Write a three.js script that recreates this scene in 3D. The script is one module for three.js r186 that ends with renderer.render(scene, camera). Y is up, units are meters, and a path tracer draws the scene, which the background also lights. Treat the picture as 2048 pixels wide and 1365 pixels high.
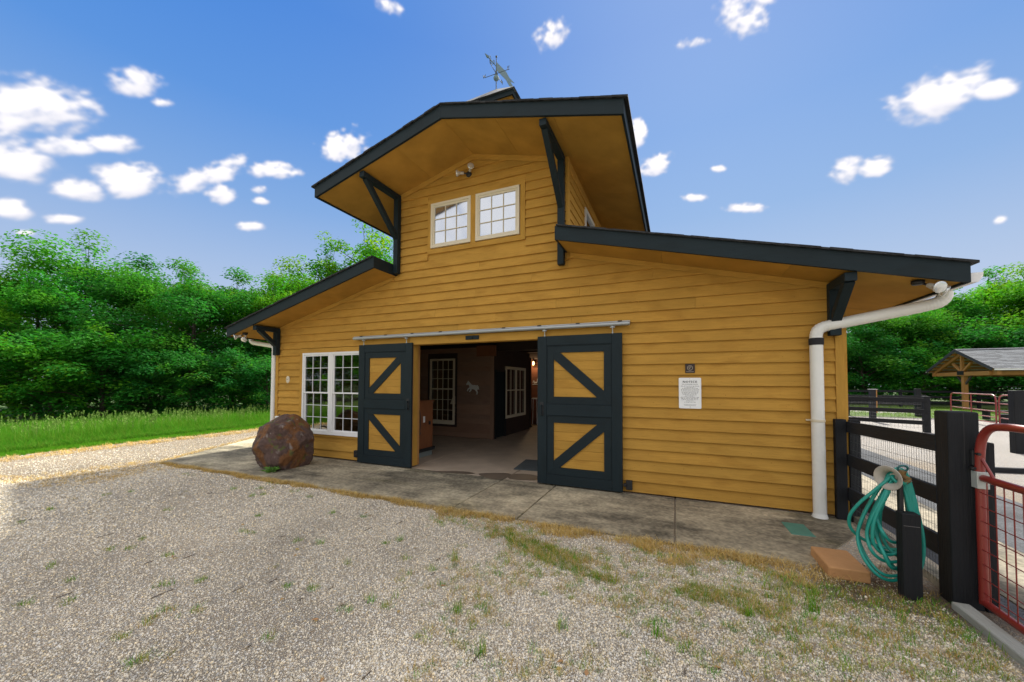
import * as THREE from 'three';
import { RoundedBoxGeometry } from 'three/addons/geometries/RoundedBoxGeometry.js';
import { mergeGeometries, mergeVertices } from 'three/addons/utils/BufferGeometryUtils.js';

/* ------------------------------------------------------------------ camera, sky, sun, exposure */
const scene = new THREE.Scene();
const camera = new THREE.PerspectiveCamera(84.28, 2048 / 1365, 0.05, 2000);
camera.rotation.order = 'YXZ';
camera.position.set(2.6733, 1.6495, 5.993);
camera.rotation.set(0.031, 0.41, 0.0043);
camera.setViewOffset(2048, 1365, 0, -60.96, 2048, 1365);
const EXPOSURE = 1.8, SUN = 4.8;
const SUN_DIR = new THREE.Vector3(0.06, 0.70, -0.71).normalize();
const renderer = new THREE.WebGLRenderer({ antialias: true });
renderer.toneMapping = THREE.LinearToneMapping;
renderer.toneMappingExposure = EXPOSURE;
renderer.shadowMap.enabled = true;

function rngOf(seed) { let a = seed >>> 0; return () => { a = (a + 0x6D2B79F5) >>> 0; let t = a; t = Math.imul(t ^ (t >>> 15), t | 1); t ^= t + Math.imul(t ^ (t >>> 7), t | 61); return ((t ^ (t >>> 14)) >>> 0) / 4294967296; }; }
const hash = (x, y, z = 0) => { let h = Math.imul(x | 0, 374761393) ^ Math.imul(y | 0, 668265263) ^ Math.imul(z | 0, 2147483647 ^ 0x5bd1e995); h = Math.imul(h ^ (h >>> 13), 1274126177); return ((h ^ (h >>> 16)) >>> 0) / 4294967296; };
const lerp = (a, b, t) => a + (b - a) * t, clamp = (x, a = 0, b = 1) => Math.min(b, Math.max(a, x)), sstep = (a, b, x) => { const t = clamp((x - a) / (b - a)); return t * t * (3 - 2 * t); };
const h2 = (x, y, s) => { let h = Math.imul(x, 374761393) ^ Math.imul(y, 668265263) ^ Math.imul(s, 1442695041); h = Math.imul(h ^ (h >>> 13), 1274126177); return ((h ^ (h >>> 16)) >>> 0) / 4294967296; };
function noise2(x, y, px = 0, py = 0, s = 0) {           // value noise, periodic when px, py are given
  const xi = Math.floor(x), yi = Math.floor(y), fx = x - xi, fy = y - yi, u = fx * fx * (3 - 2 * fx), v = fy * fy * (3 - 2 * fy);
  let x0 = xi, x1 = xi + 1, y0 = yi, y1 = yi + 1;
  if (px) { x0 = ((x0 % px) + px) % px; x1 = x0 + 1 === px ? 0 : x0 + 1; y0 = ((y0 % py) + py) % py; y1 = y0 + 1 === py ? 0 : y0 + 1; }
  const a = h2(x0, y0, s), b = h2(x1, y0, s), c = h2(x0, y1, s), d = h2(x1, y1, s), p = a + (b - a) * u, q = c + (d - c) * u;
  return p + (q - p) * v;
}
function fbm(x, y, oct, px = 0, py = 0, s = 0) { let a = 0.5, r = 0, n = 0; for (let i = 0; i < oct; i++) { r += a * noise2(x, y, px, py, s + i * 17); n += a; a *= 0.52; x *= 2; y *= 2; px *= 2; py *= 2; } return r / n; }
function noise3(x, y, z, s = 0) {
  const xi = Math.floor(x), yi = Math.floor(y), zi = Math.floor(z), fx = x - xi, fy = y - yi, fz = z - zi, u = fx * fx * (3 - 2 * fx), v = fy * fy * (3 - 2 * fy), w = fz * fz * (3 - 2 * fz);
  const H = (a, b, c) => hash(a + c * 57 + s * 131, b - c * 113, c);
  return lerp(lerp(lerp(H(xi, yi, zi), H(xi + 1, yi, zi), u), lerp(H(xi, yi + 1, zi), H(xi + 1, yi + 1, zi), u), v), lerp(lerp(H(xi, yi, zi + 1), H(xi + 1, yi, zi + 1), u), lerp(H(xi, yi + 1, zi + 1), H(xi + 1, yi + 1, zi + 1), u), v), w);
}
function fbm3(x, y, z, o, s = 0) { let a = 0.5, r = 0, n = 0; for (let i = 0; i < o; i++) { r += a * noise3(x, y, z, s + i * 7); n += a; a *= 0.5; x *= 2.03; y *= 2.03; z *= 2.03; } return r / n; }

/* computed sky: blue gradient and fair-weather cumulus, with denser cloud added out of view to lift the ambient light */
{
  const W = 2560, H = 1280, data = new Float32Array(W * H * 4), DEG = Math.PI / 180;
  const stops = [[0, .60, .67, .80], [6, .53, .62, .80], [14, .385, .525, .785], [22, .225, .41, .765], [32, .105, .30, .74], [42, .055, .235, .71], [55, .05, .225, .69], [90, .05, .20, .64]];
  // azimuth from -z towards +x, elevation, radii, tilt (degrees and radians)
  const clouds = [[-76.1, 24.3, 3.6, 1.9, 0.48], [-77.2, 19.7, 2.3, 1.6, 0.43], [-74.3, 21.9, 2.2, 0.8, 0.43], [-70.8, 23.6, 1.8, 0.7, 0.41], [-69.2, 29.5, 1.9, 1.0, 0.46], [-67.2, 28.7, 1.0, 0.4, 0.43], [-73.0, 18.6, 1.6, 0.9, 0.36], [-69.3, 20.7, 2.5, 1.5, 0.35], [-63.2, 23.1, 3.6, 1.1, 0.60], [-61.9, 21.8, 1.3, 1.0, 0.29], [-60.8, 25.3, 1.6, 0.6, 0.68], [-56.2, 25.6, 2.5, 0.8, 0.26], [-57.9, 23.2, 0.8, 0.5, 0.27], [-57.6, 22.0, 0.9, 0.4, 0.25], [-76.9, 15.4, 1.0, 0.9, 0.35], [-73.9, 15.5, 1.1, 0.4, 0.32], [-76.2, 13.6, 0.6, 0.2, 0.31], [-58.7, 18.9, 1.2, 0.5, 0.23], [8.5, 40.4, 2.2, 1.2, -0.69], [2.3, 39.9, 1.6, 0.4, -0.14], [10.7, 41.0, 1.1, 0.3, -0.42], [25.0, 27.3, 2.7, 1.7, -0.13], [29.1, 26.0, 1.2, 0.6, -0.40], [18.4, 23.1, 1.2, 1.2, 0.17], [20.7, 22.7, 1.4, 0.9, 0.03], [-2.6, 28.9, 1.9, 1.1, 0.10], [-5.0, 32.5, 1.1, 1.5, -0.18], [2.4, 24.3, 1.4, 0.4, -0.20], [8.5, 21.9, 2.2, 0.5, -0.23], [5.5, 26.9, 0.8, 0.3, -0.24], [29.1, 15.1, 0.3, 0.3, -0.32], [-47.9, 30.3, 2.8, 1.4, 0.48], [-42.2, 44.3, 1.5, 0.5, -0.01], [-17.8, 43.3, 1.6, 1.0, 0.41]];
  const thin = new Set([18, 19, 20, 32, 33]);
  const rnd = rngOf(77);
  for (let k = 0; k < 3000; k++) {                         // extra clouds added only outside the view, as fill light
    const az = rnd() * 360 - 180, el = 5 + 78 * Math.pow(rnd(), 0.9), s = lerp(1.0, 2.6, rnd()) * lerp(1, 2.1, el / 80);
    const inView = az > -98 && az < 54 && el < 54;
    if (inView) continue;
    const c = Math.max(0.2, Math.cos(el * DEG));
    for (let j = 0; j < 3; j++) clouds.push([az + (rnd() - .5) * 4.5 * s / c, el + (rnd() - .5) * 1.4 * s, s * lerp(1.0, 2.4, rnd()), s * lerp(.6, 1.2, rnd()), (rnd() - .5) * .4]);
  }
  const field = new Float32Array(W * (H / 2 + 1)), height = new Float32Array(W * (H / 2 + 1));
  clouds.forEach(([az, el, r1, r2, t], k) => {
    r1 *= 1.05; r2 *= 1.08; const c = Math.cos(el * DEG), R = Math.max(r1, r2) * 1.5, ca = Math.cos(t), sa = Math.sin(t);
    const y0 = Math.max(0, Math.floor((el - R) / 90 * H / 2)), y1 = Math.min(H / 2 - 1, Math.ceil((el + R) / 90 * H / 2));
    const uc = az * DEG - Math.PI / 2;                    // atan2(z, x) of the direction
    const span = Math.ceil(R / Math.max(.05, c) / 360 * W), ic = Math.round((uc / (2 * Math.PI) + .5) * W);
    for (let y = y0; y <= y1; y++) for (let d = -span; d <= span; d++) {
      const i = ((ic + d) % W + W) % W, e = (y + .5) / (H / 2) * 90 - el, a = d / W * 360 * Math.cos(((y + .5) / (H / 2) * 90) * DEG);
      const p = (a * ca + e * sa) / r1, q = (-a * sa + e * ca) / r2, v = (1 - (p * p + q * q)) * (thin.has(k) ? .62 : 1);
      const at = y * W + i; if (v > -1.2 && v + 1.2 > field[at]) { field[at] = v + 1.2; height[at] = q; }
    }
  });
  for (let y = 0; y < H; y++) {
    const el = ((y + .5) / H - .5) * 180, e = Math.max(0, el); let k = 0; while (k < stops.length - 2 && e > stops[k + 1][0]) k++;
    const A = stops[k], B = stops[k + 1], f = clamp((e - A[0]) / (B[0] - A[0])), cb = [1, 2, 3].map(j => lerp(A[j], B[j], f));
    for (let i = 0; i < W; i++) {
      const th = (i + .5) / W * 2 * Math.PI - Math.PI, ce = Math.cos(el * DEG), dx = ce * Math.cos(th), dz = ce * Math.sin(th), dy = Math.sin(el * DEG);
      const g = Math.max(0, dx * SUN_DIR.x + dy * SUN_DIR.y + dz * SUN_DIR.z), glow = .12 * Math.pow(g, 16) + .09 * Math.pow(g, 3.5);
      let r = cb[0] + glow, gg = cb[1] + glow * .9, b = cb[2] + glow * .45;
      const v0 = y >= H / 2 ? field[(y - H / 2) * W + i] : 0;
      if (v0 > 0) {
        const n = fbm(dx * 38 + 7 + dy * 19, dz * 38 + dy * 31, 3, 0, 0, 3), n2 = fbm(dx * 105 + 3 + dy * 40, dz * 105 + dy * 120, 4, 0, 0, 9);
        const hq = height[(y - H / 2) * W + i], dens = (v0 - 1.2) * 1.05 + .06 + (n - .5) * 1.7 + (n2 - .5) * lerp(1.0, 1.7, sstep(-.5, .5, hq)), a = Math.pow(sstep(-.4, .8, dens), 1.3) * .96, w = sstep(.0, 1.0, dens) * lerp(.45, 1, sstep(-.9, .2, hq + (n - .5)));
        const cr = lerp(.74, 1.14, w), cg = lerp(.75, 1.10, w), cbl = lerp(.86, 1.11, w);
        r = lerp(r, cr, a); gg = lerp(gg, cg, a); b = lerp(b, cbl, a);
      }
      const o = (y * W + i) * 4; data[o] = r / EXPOSURE; data[o + 1] = gg / EXPOSURE; data[o + 2] = b / EXPOSURE; data[o + 3] = 1;
    }
  }
  const sky = new THREE.DataTexture(data, W, H, THREE.RGBAFormat, THREE.FloatType);
  sky.mapping = THREE.EquirectangularReflectionMapping; sky.magFilter = sky.minFilter = THREE.LinearFilter; sky.needsUpdate = true;
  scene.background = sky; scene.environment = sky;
}
const sun = new THREE.DirectionalLight(new THREE.Color(1, 0.95, 0.86), SUN);
sun.name = 'sun'; sun.position.copy(SUN_DIR).multiplyScalar(60); sun.castShadow = true; sun.shadow.radius = 6;
sun.shadow.mapSize.set(4096, 4096);
Object.assign(sun.shadow.camera, { left: -45, right: 45, top: 45, bottom: -45, near: 1, far: 160 });
scene.add(sun); scene.add(sun.target);

/* ------------------------------------------------------------------ helpers */
const taken = new Map();
function numbered(name) { const n = taken.get(name) || 0; taken.set(name, n + 1); return n ? `${name}_${String(n).padStart(3, '0')}` : name; }
function shadows(m) { m.castShadow = m.receiveShadow = true; return m; }
function thing(name, label, category, group, pos) {
  const o = new THREE.Group(); o.name = numbered(name); o.userData = { label, category }; if (group) o.userData.group = group;
  if (pos) o.position.set(...pos); scene.add(o); return o;
}
function obj(name, geo, mat, parent) { const m = shadows(new THREE.Mesh(Array.isArray(geo) ? mergeGeometries(geo.map(plain)) : geo, mat)); m.name = parent ? name : numbered(name); (parent || scene).add(m); return m; }
function solo(name, geo, mat, label, category, group) { const m = obj(name, geo, mat); m.userData = { label, category }; if (group) m.userData.group = group; return m; }
function sub(name, parent) { const g = new THREE.Group(); g.name = name; parent.add(g); return g; }
function structure(name, geo, mat) { const m = obj(name, geo, mat); m.userData = { kind: 'structure' }; return m; }
function plain(g) { const n = g.index ? g.toNonIndexed() : g; for (const k of Object.keys(n.attributes)) if (!['position', 'normal', 'uv'].includes(k)) n.deleteAttribute(k); if (!n.attributes.uv) n.setAttribute('uv', new THREE.BufferAttribute(new Float32Array(n.attributes.position.count * 2), 2)); return n; }
const R0 = rngOf(4242);
// uv in metres, u along the grain axis (0 x, 1 y, 2 z), shifted by a random offset so that no two pieces show the same grain
function metric(geo, grain = 0, off = true) {
  const g = geo.index ? geo.toNonIndexed() : geo; if (!g.attributes.normal) g.computeVertexNormals();
  const p = g.attributes.position, nn = g.attributes.normal, uv = new Float32Array(p.count * 2), ou = off ? R0() * 7 : 0, ov = off ? R0() * 5 : 0;
  const P = (i, a) => a === 0 ? p.getX(i) : a === 1 ? p.getY(i) : p.getZ(i);
  for (let t = 0; t < p.count; t += 3) {
    const n = [0, 0, 0]; for (let k = 0; k < 3; k++) { n[0] += nn.getX(t + k); n[1] += nn.getY(t + k); n[2] += nn.getZ(t + k); }
    const a = n.map(Math.abs), m = a[0] > a[1] && a[0] > a[2] ? 0 : a[1] > a[2] ? 1 : 2, o = [0, 1, 2].filter(k => k !== m), u = o.includes(grain) ? grain : o[0], v = o.find(k => k !== u);
    for (let k = 0; k < 3; k++) { uv[(t + k) * 2] = P(t + k, u) + ou; uv[(t + k) * 2 + 1] = P(t + k, v) + ov; }
  }
  g.setAttribute('uv', new THREE.BufferAttribute(uv, 2)); return g;
}
const box = (x0, x1, y0, y1, z0, z1, grain) => { const g = new THREE.BoxGeometry(x1 - x0, y1 - y0, z1 - z0); g.translate((x0 + x1) / 2, (y0 + y1) / 2, (z0 + z1) / 2); const d = [x1 - x0, y1 - y0, z1 - z0]; return metric(g, grain ?? d.indexOf(Math.max(...d))); };
const rbox = (x0, x1, y0, y1, z0, z1, r = .006, grain) => { const d = [x1 - x0, y1 - y0, z1 - z0], g = new RoundedBoxGeometry(...d, 1, Math.min(r, Math.min(...d) * .45)); g.translate((x0 + x1) / 2, (y0 + y1) / 2, (z0 + z1) / 2); return metric(g, grain ?? d.indexOf(Math.max(...d))); };
function prism(poly, z0, z1, zf, grain = 0) {               // convex polygon in x, y (counter-clockwise seen from +z) from z0 to z1; zf(y) may tilt the front
  const V = [], F = y => zf ? zf(y) : z1, tri = (a, b, c) => V.push(...a, ...b, ...c), n = poly.length;
  for (let i = 1; i < n - 1; i++) { const f = k => [poly[k][0], poly[k][1], F(poly[k][1])], b = k => [poly[k][0], poly[k][1], z0]; tri(f(0), f(i), f(i + 1)); tri(b(0), b(i + 1), b(i)); }
  for (let i = 0; i < n; i++) { const a = poly[i], b = poly[(i + 1) % n], af = [a[0], a[1], F(a[1])], bf = [b[0], b[1], F(b[1])], ab = [a[0], a[1], z0], bb = [b[0], b[1], z0]; tri(af, ab, bf); tri(bf, ab, bb); }
  const g = new THREE.BufferGeometry(); g.setAttribute('position', new THREE.Float32BufferAttribute(V, 3)); g.computeVertexNormals(); return metric(g, grain);
}
function clip(poly, a, b, c) {                               // keeps a x + b y <= c
  const out = []; for (let i = 0; i < poly.length; i++) { const p = poly[i], q = poly[(i + 1) % poly.length], dp = a * p[0] + b * p[1] - c, dq = a * q[0] + b * q[1] - c; if (dp <= 0) out.push(p); if ((dp < 0 && dq > 0) || (dp > 0 && dq < 0)) { const t = dp / (dp - dq); out.push([lerp(p[0], q[0], t), lerp(p[1], q[1], t)]); } } return out;
}
const rect = (x0, x1, y0, y1) => [[x0, y0], [x1, y0], [x1, y1], [x0, y1]];
function beam(a, b, w, h, up = [0, 1, 0], r = .004) {        // squared timber from a to b
  const A = new THREE.Vector3(...a), B = new THREE.Vector3(...b), d = B.clone().sub(A), L = d.length(); d.normalize();
  let s = new THREE.Vector3(...up).cross(d); if (s.lengthSq() < 1e-6) s.set(1, 0, 0); s.normalize(); const u = d.clone().cross(s);
  const g = metric(new RoundedBoxGeometry(w, h, L, 1, Math.min(r, w * .4, h * .4)), 2);
  g.applyMatrix4(new THREE.Matrix4().makeBasis(s, u, d).setPosition(A.add(B).multiplyScalar(.5))); return g;
}
function rod(a, b, r, seg = 8, r2 = r) { const A = new THREE.Vector3(...a), B = new THREE.Vector3(...b), d = B.clone().sub(A), L = d.length(); const g = new THREE.CylinderGeometry(r2, r, L, seg); g.applyQuaternion(new THREE.Quaternion().setFromUnitVectors(new THREE.Vector3(0, 1, 0), d.normalize())); g.translate((A.x + B.x) / 2, (A.y + B.y) / 2, (A.z + B.z) / 2); return plain(g); }
const tube = (pts, r, n = 40, seg = 10, closed = false) => new THREE.TubeGeometry(new THREE.CatmullRomCurve3(pts.map(p => new THREE.Vector3(...p)), closed, 'centripetal'), n, r, seg, closed);
const lathe = (pts, seg = 24) => new THREE.LatheGeometry(pts.map(p => new THREE.Vector2(...p)), seg);
function put(g, p, q) { if (q) g.rotateX(q[0] || 0).rotateY(q[1] || 0).rotateZ(q[2] || 0); g.translate(...p); return g; }

/* ------------------------------------------------------------------ textures and materials */
function tex(w, h, fn, { srgb = false, rx = 1, ry = 1 } = {}) {
  const d = new Uint8Array(w * h * 4);
  for (let y = 0; y < h; y++) for (let x = 0; x < w; x++) { const c = fn(x / w, y / h, x, y), o = (y * w + x) * 4; const v = Array.isArray(c) ? c : [c, c, c]; for (let k = 0; k < 3; k++) d[o + k] = clamp(v[k]) * 255; d[o + 3] = 255; }
  const t = new THREE.DataTexture(d, w, h); t.wrapS = t.wrapT = THREE.RepeatWrapping; t.magFilter = THREE.LinearFilter; t.minFilter = THREE.LinearMipmapLinearFilter; t.generateMipmaps = true; if (srgb) t.colorSpace = THREE.SRGBColorSpace; t.repeat.set(rx, ry); t.needsUpdate = true; return t;
}
// painted sawn boards: streaks along u, weathering blotches, nail heads and knots (tile 2.4 m by 0.6 m)
const nails = []; { const r = rngOf(5); for (let i = 0; i < 60; i++) nails.push([r(), r(), lerp(.0016, .004, r() * r()), r()]); }
const grainF = (u, v) => fbm(u * 10, v * 60, 4, 10, 60, 1);
const paintMap = tex(1024, 512, (u, v) => {
  let c = .93 + .07 * (grainF(u, v) - .5) + .12 * (fbm(u * 6, v * 4, 4, 6, 4, 5) - .5) + .06 * (fbm(u * 24, v * 140, 2, 24, 140, 8) - .5);
  let t = sstep(.58, .75, fbm(u * 5, v * 3, 5, 5, 3, 21)) * .06;
  let r = c - t * .8, g = c - t, b = c - t * 1.2;
  for (const [x, y, s, k] of nails) { const dx = Math.abs(u - x) * 2.4, dy = Math.abs(v - y) * .6, d = Math.hypot(dx, dy * 1.2) / (s * 2.4); if (d < 1) { const f = (1 - d) * (k > .5 ? .55 : .3); r -= f * .8; g -= f * .85; b -= f * .9; } }
  return [r, g, b];
}, { srgb: true, rx: 1 / 2.4, ry: 1 / .6 });
const grainBump = tex(1024, 512, (u, v) => .5 + .9 * (grainF(u, v) - .5) + .5 * (fbm(u * 30, v * 160, 2, 30, 160, 8) - .5), { rx: 1 / 2.4, ry: 1 / .6 });
const blotch = tex(512, 512, (u, v) => .88 + .20 * (fbm(u * 5, v * 5, 6, 5, 5, 31) - .5), { srgb: true, rx: 1 / 1.5, ry: 1 / 1.5 });
const blotchBump = tex(512, 512, (u, v) => fbm(u * 24, v * 24, 4, 24, 24, 33), { rx: 1 / .8, ry: 1 / .8 });
const concreteMap = tex(1024, 512, (u, v) => {
  const big = fbm(u * 5, v * 3, 6, 5, 3, 41), mid = fbm(u * 20, v * 11, 4, 20, 11, 44), fine = fbm(u * 190, v * 95, 3, 190, 95, 47), streak = fbm(u * 6, v * 40, 4, 6, 40, 49);
  let l = .76 + .55 * (big - .5) + .34 * (mid - .5) + .34 * (fine - .5) + .22 * (streak - .5);
  const stain = sstep(.50, .72, fbm(u * 7, v * 5, 5, 7, 5, 52)); l -= stain * .16; const moss = sstep(.52, .7, fbm(u * 4, v * 3, 5, 4, 3, 57)) * .5;
  return [l * 1.0 + moss * .01, l * .965 + moss * .01, l * .875 - moss * .10];
}, { srgb: true, rx: 1 / 6, ry: 1 / 3 });
const concreteBump = tex(1024, 1024, (u, v) => .5 + .8 * (fbm(u * 120, v * 120, 3, 120, 120, 61) - .5) + .4 * (fbm(u * 12, v * 12, 3, 12, 12, 63) - .5), { rx: 1 / 1.2, ry: 1 / 1.2 });
function cells(u, v, n, s) { const x = u * n, y = v * n, xi = Math.floor(x), yi = Math.floor(y); let d1 = 9, d2 = 9, id = 0; for (let j = -1; j < 2; j++) for (let i = -1; i < 2; i++) { const X = ((xi + i) % n + n) % n, Y = ((yi + j) % n + n) % n, cx = xi + i + .15 + .7 * hash(X, Y, s), cy = yi + j + .15 + .7 * hash(X, Y, s + 1), d = Math.hypot(x - cx, y - cy); if (d < d1) { d2 = d1; d1 = d; id = hash(X, Y, s + 2); } else if (d < d2) d2 = d; } return [d1, d2, id]; }
const gravelMap = tex(1024, 1024, (u, v) => {
  const [d1, d2, id] = cells(u, v, 64, 71), [e1, e2, jd] = cells(u, v, 128, 81); const big = id > .45, k = big ? id : jd, edge = big ? sstep(.02, .22, d2 - d1) : sstep(.02, .25, e2 - e1);
  const l = lerp(.66, .86 + .26 * (hash(Math.floor(k * 9973), 3) - .4), edge), t = hash(Math.floor(k * 7919), 5) - .5;
  return [l * (1 + .10 * t), l * (.975 + .01 * t), l * (.94 - .11 * t)];
}, { srgb: true, rx: 1 / .85, ry: 1 / .85 });
const gravelBump = tex(1024, 1024, (u, v) => { const [d1, d2, id] = cells(u, v, 64, 71), [e1, e2] = cells(u, v, 128, 81); return id > .45 ? sstep(0, .5, d2 - d1) * (.5 + .5 * id) : sstep(0, .5, e2 - e1) * .5; }, { rx: 1 / .85, ry: 1 / .85 });
const dirtMap = tex(1024, 1024, (u, v) => { const l = .80 + .4 * (fbm(u * 8, v * 8, 6, 8, 8, 91) - .5) + .4 * (fbm(u * 160, v * 160, 2, 160, 160, 95) - .5); return [l, l, l]; }, { srgb: true, rx: 1 / 2.2, ry: 1 / 2.2 });
const shingleMap = tex(512, 512, (u, v) => { const row = Math.floor(v * 8), w = Math.floor((u + hash(row, 1) * .9) * 6 + 1e-6), k = hash(((w % 6) + 6) % 6, row, 3); return .74 + .3 * (k - .5) + .5 * (fbm(u * 120, v * 120, 2, 120, 120, 5) - .5); }, { srgb: true, rx: 1 / 1.8, ry: 1 / 1.12 });
const lin = (r, g, b) => new THREE.Color().setRGB(r, g, b);
const M = (rgb, rough = .7, o = {}) => new THREE.MeshStandardMaterial({ color: lin(...rgb), roughness: rough, ...o });
const P = (rgb, rough, o = {}) => new THREE.MeshPhysicalMaterial({ color: lin(...rgb), roughness: rough, ...o });
const tones = (rgb, n, spread, f, seed) => { const r = rngOf(seed); return Array.from({ length: n }, () => { const k = 1 + (r() - .5) * spread, w = (r() - .5) * spread * .35; return f([rgb[0] * k * (1 + w), rgb[1] * k, rgb[2] * k * (1 - w)]); }); };
const MUSTARD = [.585, .325, .064];
const wood = rgb => P(rgb, .9, { specularIntensity: .3, map: paintMap, bumpMap: grainBump, bumpScale: .0016 });
const mustard = wood(MUSTARD), sidings = tones(MUSTARD, 9, .13, wood, 11), soffits = tones([.585, .325, .060], 3, .05, c => P(c, .9, { specularIntensity: .3, map: blotch, bumpMap: grainBump, bumpScale: .0006 }), 12);
const teal = P([.0105, .0225, .0275], .62, { specularIntensity: .55, map: paintMap, bumpMap: grainBump, bumpScale: .0012 }), tealPlain = P([.010, .021, .026], .6, { specularIntensity: .55, map: blotch });
const tealSet = tones([.0105, .0225, .0275], 4, .16, c => P(c, .62, { specularIntensity: .55, map: paintMap, bumpMap: grainBump, bumpScale: .0010 }), 14);
const blackWood = tones([.020, .022, .025], 5, .25, c => P(c, .7, { specularIntensity: .5, map: paintMap, bumpMap: grainBump, bumpScale: .004 }), 15);
const white = M([.80, .80, .78], .45), vinyl = M([.78, .79, .80], .38), almond = M([.72, .64, .47], .5), pipeWhite = P([.82, .82, .76], .4, { clearcoat: .25, clearcoatRoughness: .4 }), steel = M([.56, .60, .60], .42, { metalness: .55, map: blotch });
const black = M([.015, .016, .017], .5), rubber = M([.02, .02, .021], .85), shingle = M([.050, .052, .055], .95, { map: shingleMap }), shingleGrey = M([.235, .255, .275], .95, { map: shingleMap, bumpMap: shingleMap, bumpScale: .006 });
const brownSiding = tones([.31, .185, .118], 6, .25, c => M(c, .8, { map: paintMap, bumpMap: grainBump, bumpScale: .003 }), 16), redwood = M([.27, .095, .030], .6, { map: paintMap, bumpMap: grainBump, bumpScale: .002 }), darkBrown = M([.05, .03, .02], .8, { map: paintMap });
const concreteTones = tones([.66, .625, .53], 5, .10, c => M(c, .9, { map: concreteMap, bumpMap: concreteBump, bumpScale: .003 }), 17), floorConcrete = tones([.62, .50, .37], 4, .06, c => M(c, .55, { map: blotch, bumpMap: concreteBump, bumpScale: .0015 }), 18);
const clearGlass = P([.93, .96, .95], .02, { transmission: 1, thickness: 0, ior: 2.3, specularIntensity: 1 });
const tintGlass = P([.24, .28, .26], .02, { transmission: 1, thickness: 0, ior: 2.4, specularIntensity: 1 });
const mirrorGlass = P([.62, .66, .70], .07, { metalness: .92 });
const redPaint = P([.31, .030, .022], .38, { clearcoat: .4, clearcoatRoughness: .3, map: blotch }), cedar = M([.50, .245, .065], .7, { map: paintMap, bumpMap: grainBump, bumpScale: .002 });

/* ------------------------------------------------------------------ ground, drive, road, yard */
function sheet(x0, x1, z0, z1, step, yf, colf, keep) {        // grid of quads with vertex colours, uv in metres
  const nx = Math.round((x1 - x0) / step), nz = Math.round((z1 - z0) / step), P_ = [], C_ = [], U = [], I = [];
  for (let j = 0; j <= nz; j++) for (let i = 0; i <= nx; i++) { const x = lerp(x0, x1, i / nx), z = lerp(z0, z1, j / nz); P_.push(x, yf(x, z), z); U.push(x, -z); C_.push(...(colf ? colf(x, z) : [1, 1, 1])); }
  for (let j = 0; j < nz; j++) for (let i = 0; i < nx; i++) { const a = j * (nx + 1) + i; if (keep && !keep(lerp(x0, x1, (i + .5) / nx), lerp(z0, z1, (j + .5) / nz))) continue; I.push(a, a + nx + 1, a + 1, a + 1, a + nx + 1, a + nx + 2); }
  const g = new THREE.BufferGeometry(); g.setAttribute('position', new THREE.Float32BufferAttribute(P_, 3)); g.setAttribute('uv', new THREE.Float32BufferAttribute(U, 2)); g.setAttribute('color', new THREE.Float32BufferAttribute(C_, 3)); g.setIndex(I); g.computeVertexNormals(); return g;
}
const wob = (x, z, s, f) => (fbm(x * f + 50, z * f + 50, 4, 0, 0, s) - .5) * 2;
// outline functions of the place: where the meadow, the lane and the drive meet
const meadowEdge = z => -11.2 + .10 * (z - 1) * (z > 1 ? 1.6 : .1) + .18 * wob(0, z, 201, .5);
const laneEdge = (x, z) => x + 7.15 + .9 * wob(x, z, 207, .35) + (z > 3.2 ? (z - 3.2) * 1.6 : 0);   // below 0: tan lane, above: grey gravel
structure('ground', sheet(-300, 300, -300, 300, 12, () => -.09, null), M([.075, .13, .022], .95, { map: dirtMap }));
structure('lawn', sheet(-40, -9, -45, 40, .6, (x, z) => -.045 + .02 * wob(x, z, 211, .4), (x, z) => { const k = fbm(x * .6, z * .6, 4, 0, 0, 213), t = sstep(.55, .7, fbm(x * 1.4, z * 1.4, 3, 0, 0, 215)); return [lerp(.75, 1.35, k) + t * .5, lerp(.85, 1.15, k), .9]; }, (x, z) => x < meadowEdge(z) + .5), M([.075, .17, .020], .95, { map: dirtMap, vertexColors: true }));
const driveY = (x, z) => -.026 + .012 * wob(x, z, 221, .7) + .004 * wob(x, z, 225, 6);
structure('gravel_drive', sheet(-12.5, 4.9, -30, 26, .14, driveY, (x, z) => {
  const e = laneEdge(x, z), tan = 1 - sstep(-.25, .5, e + .35 * wob(x, z, 229, 1.7)), m = .92 + .22 * wob(x, z, 231, .9) + .10 * wob(x, z, 233, 5);
  const damp = sstep(.1, .75, wob(x, z, 235, .28)) * .10, rust = sstep(.15, .7, wob(x, z, 237, .55)) * .5;
  const soil = sstep(3.3, 3.9, x + .4 * wob(x, z, 239, 1.5)) * sstep(1.55, 1.75, z) * (1 - sstep(2.1, 2.6, z));
  let c = [lerp(.94, .62, tan) * (m - damp + rust * .04), lerp(.87, .535, tan) * (m - damp), lerp(.735, .41, tan) * (m - damp - rust * .05)];
  c = c.map((v, k) => lerp(v, [.15, .105, .072][k], soil * .85)); return c;
}, (x, z) => x > meadowEdge(z) + .1 && !(x > -5.9 && z < -.5)), M([1, 1, 1], .95, { map: gravelMap, bumpMap: gravelBump, bumpScale: .010, vertexColors: true }));
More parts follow.
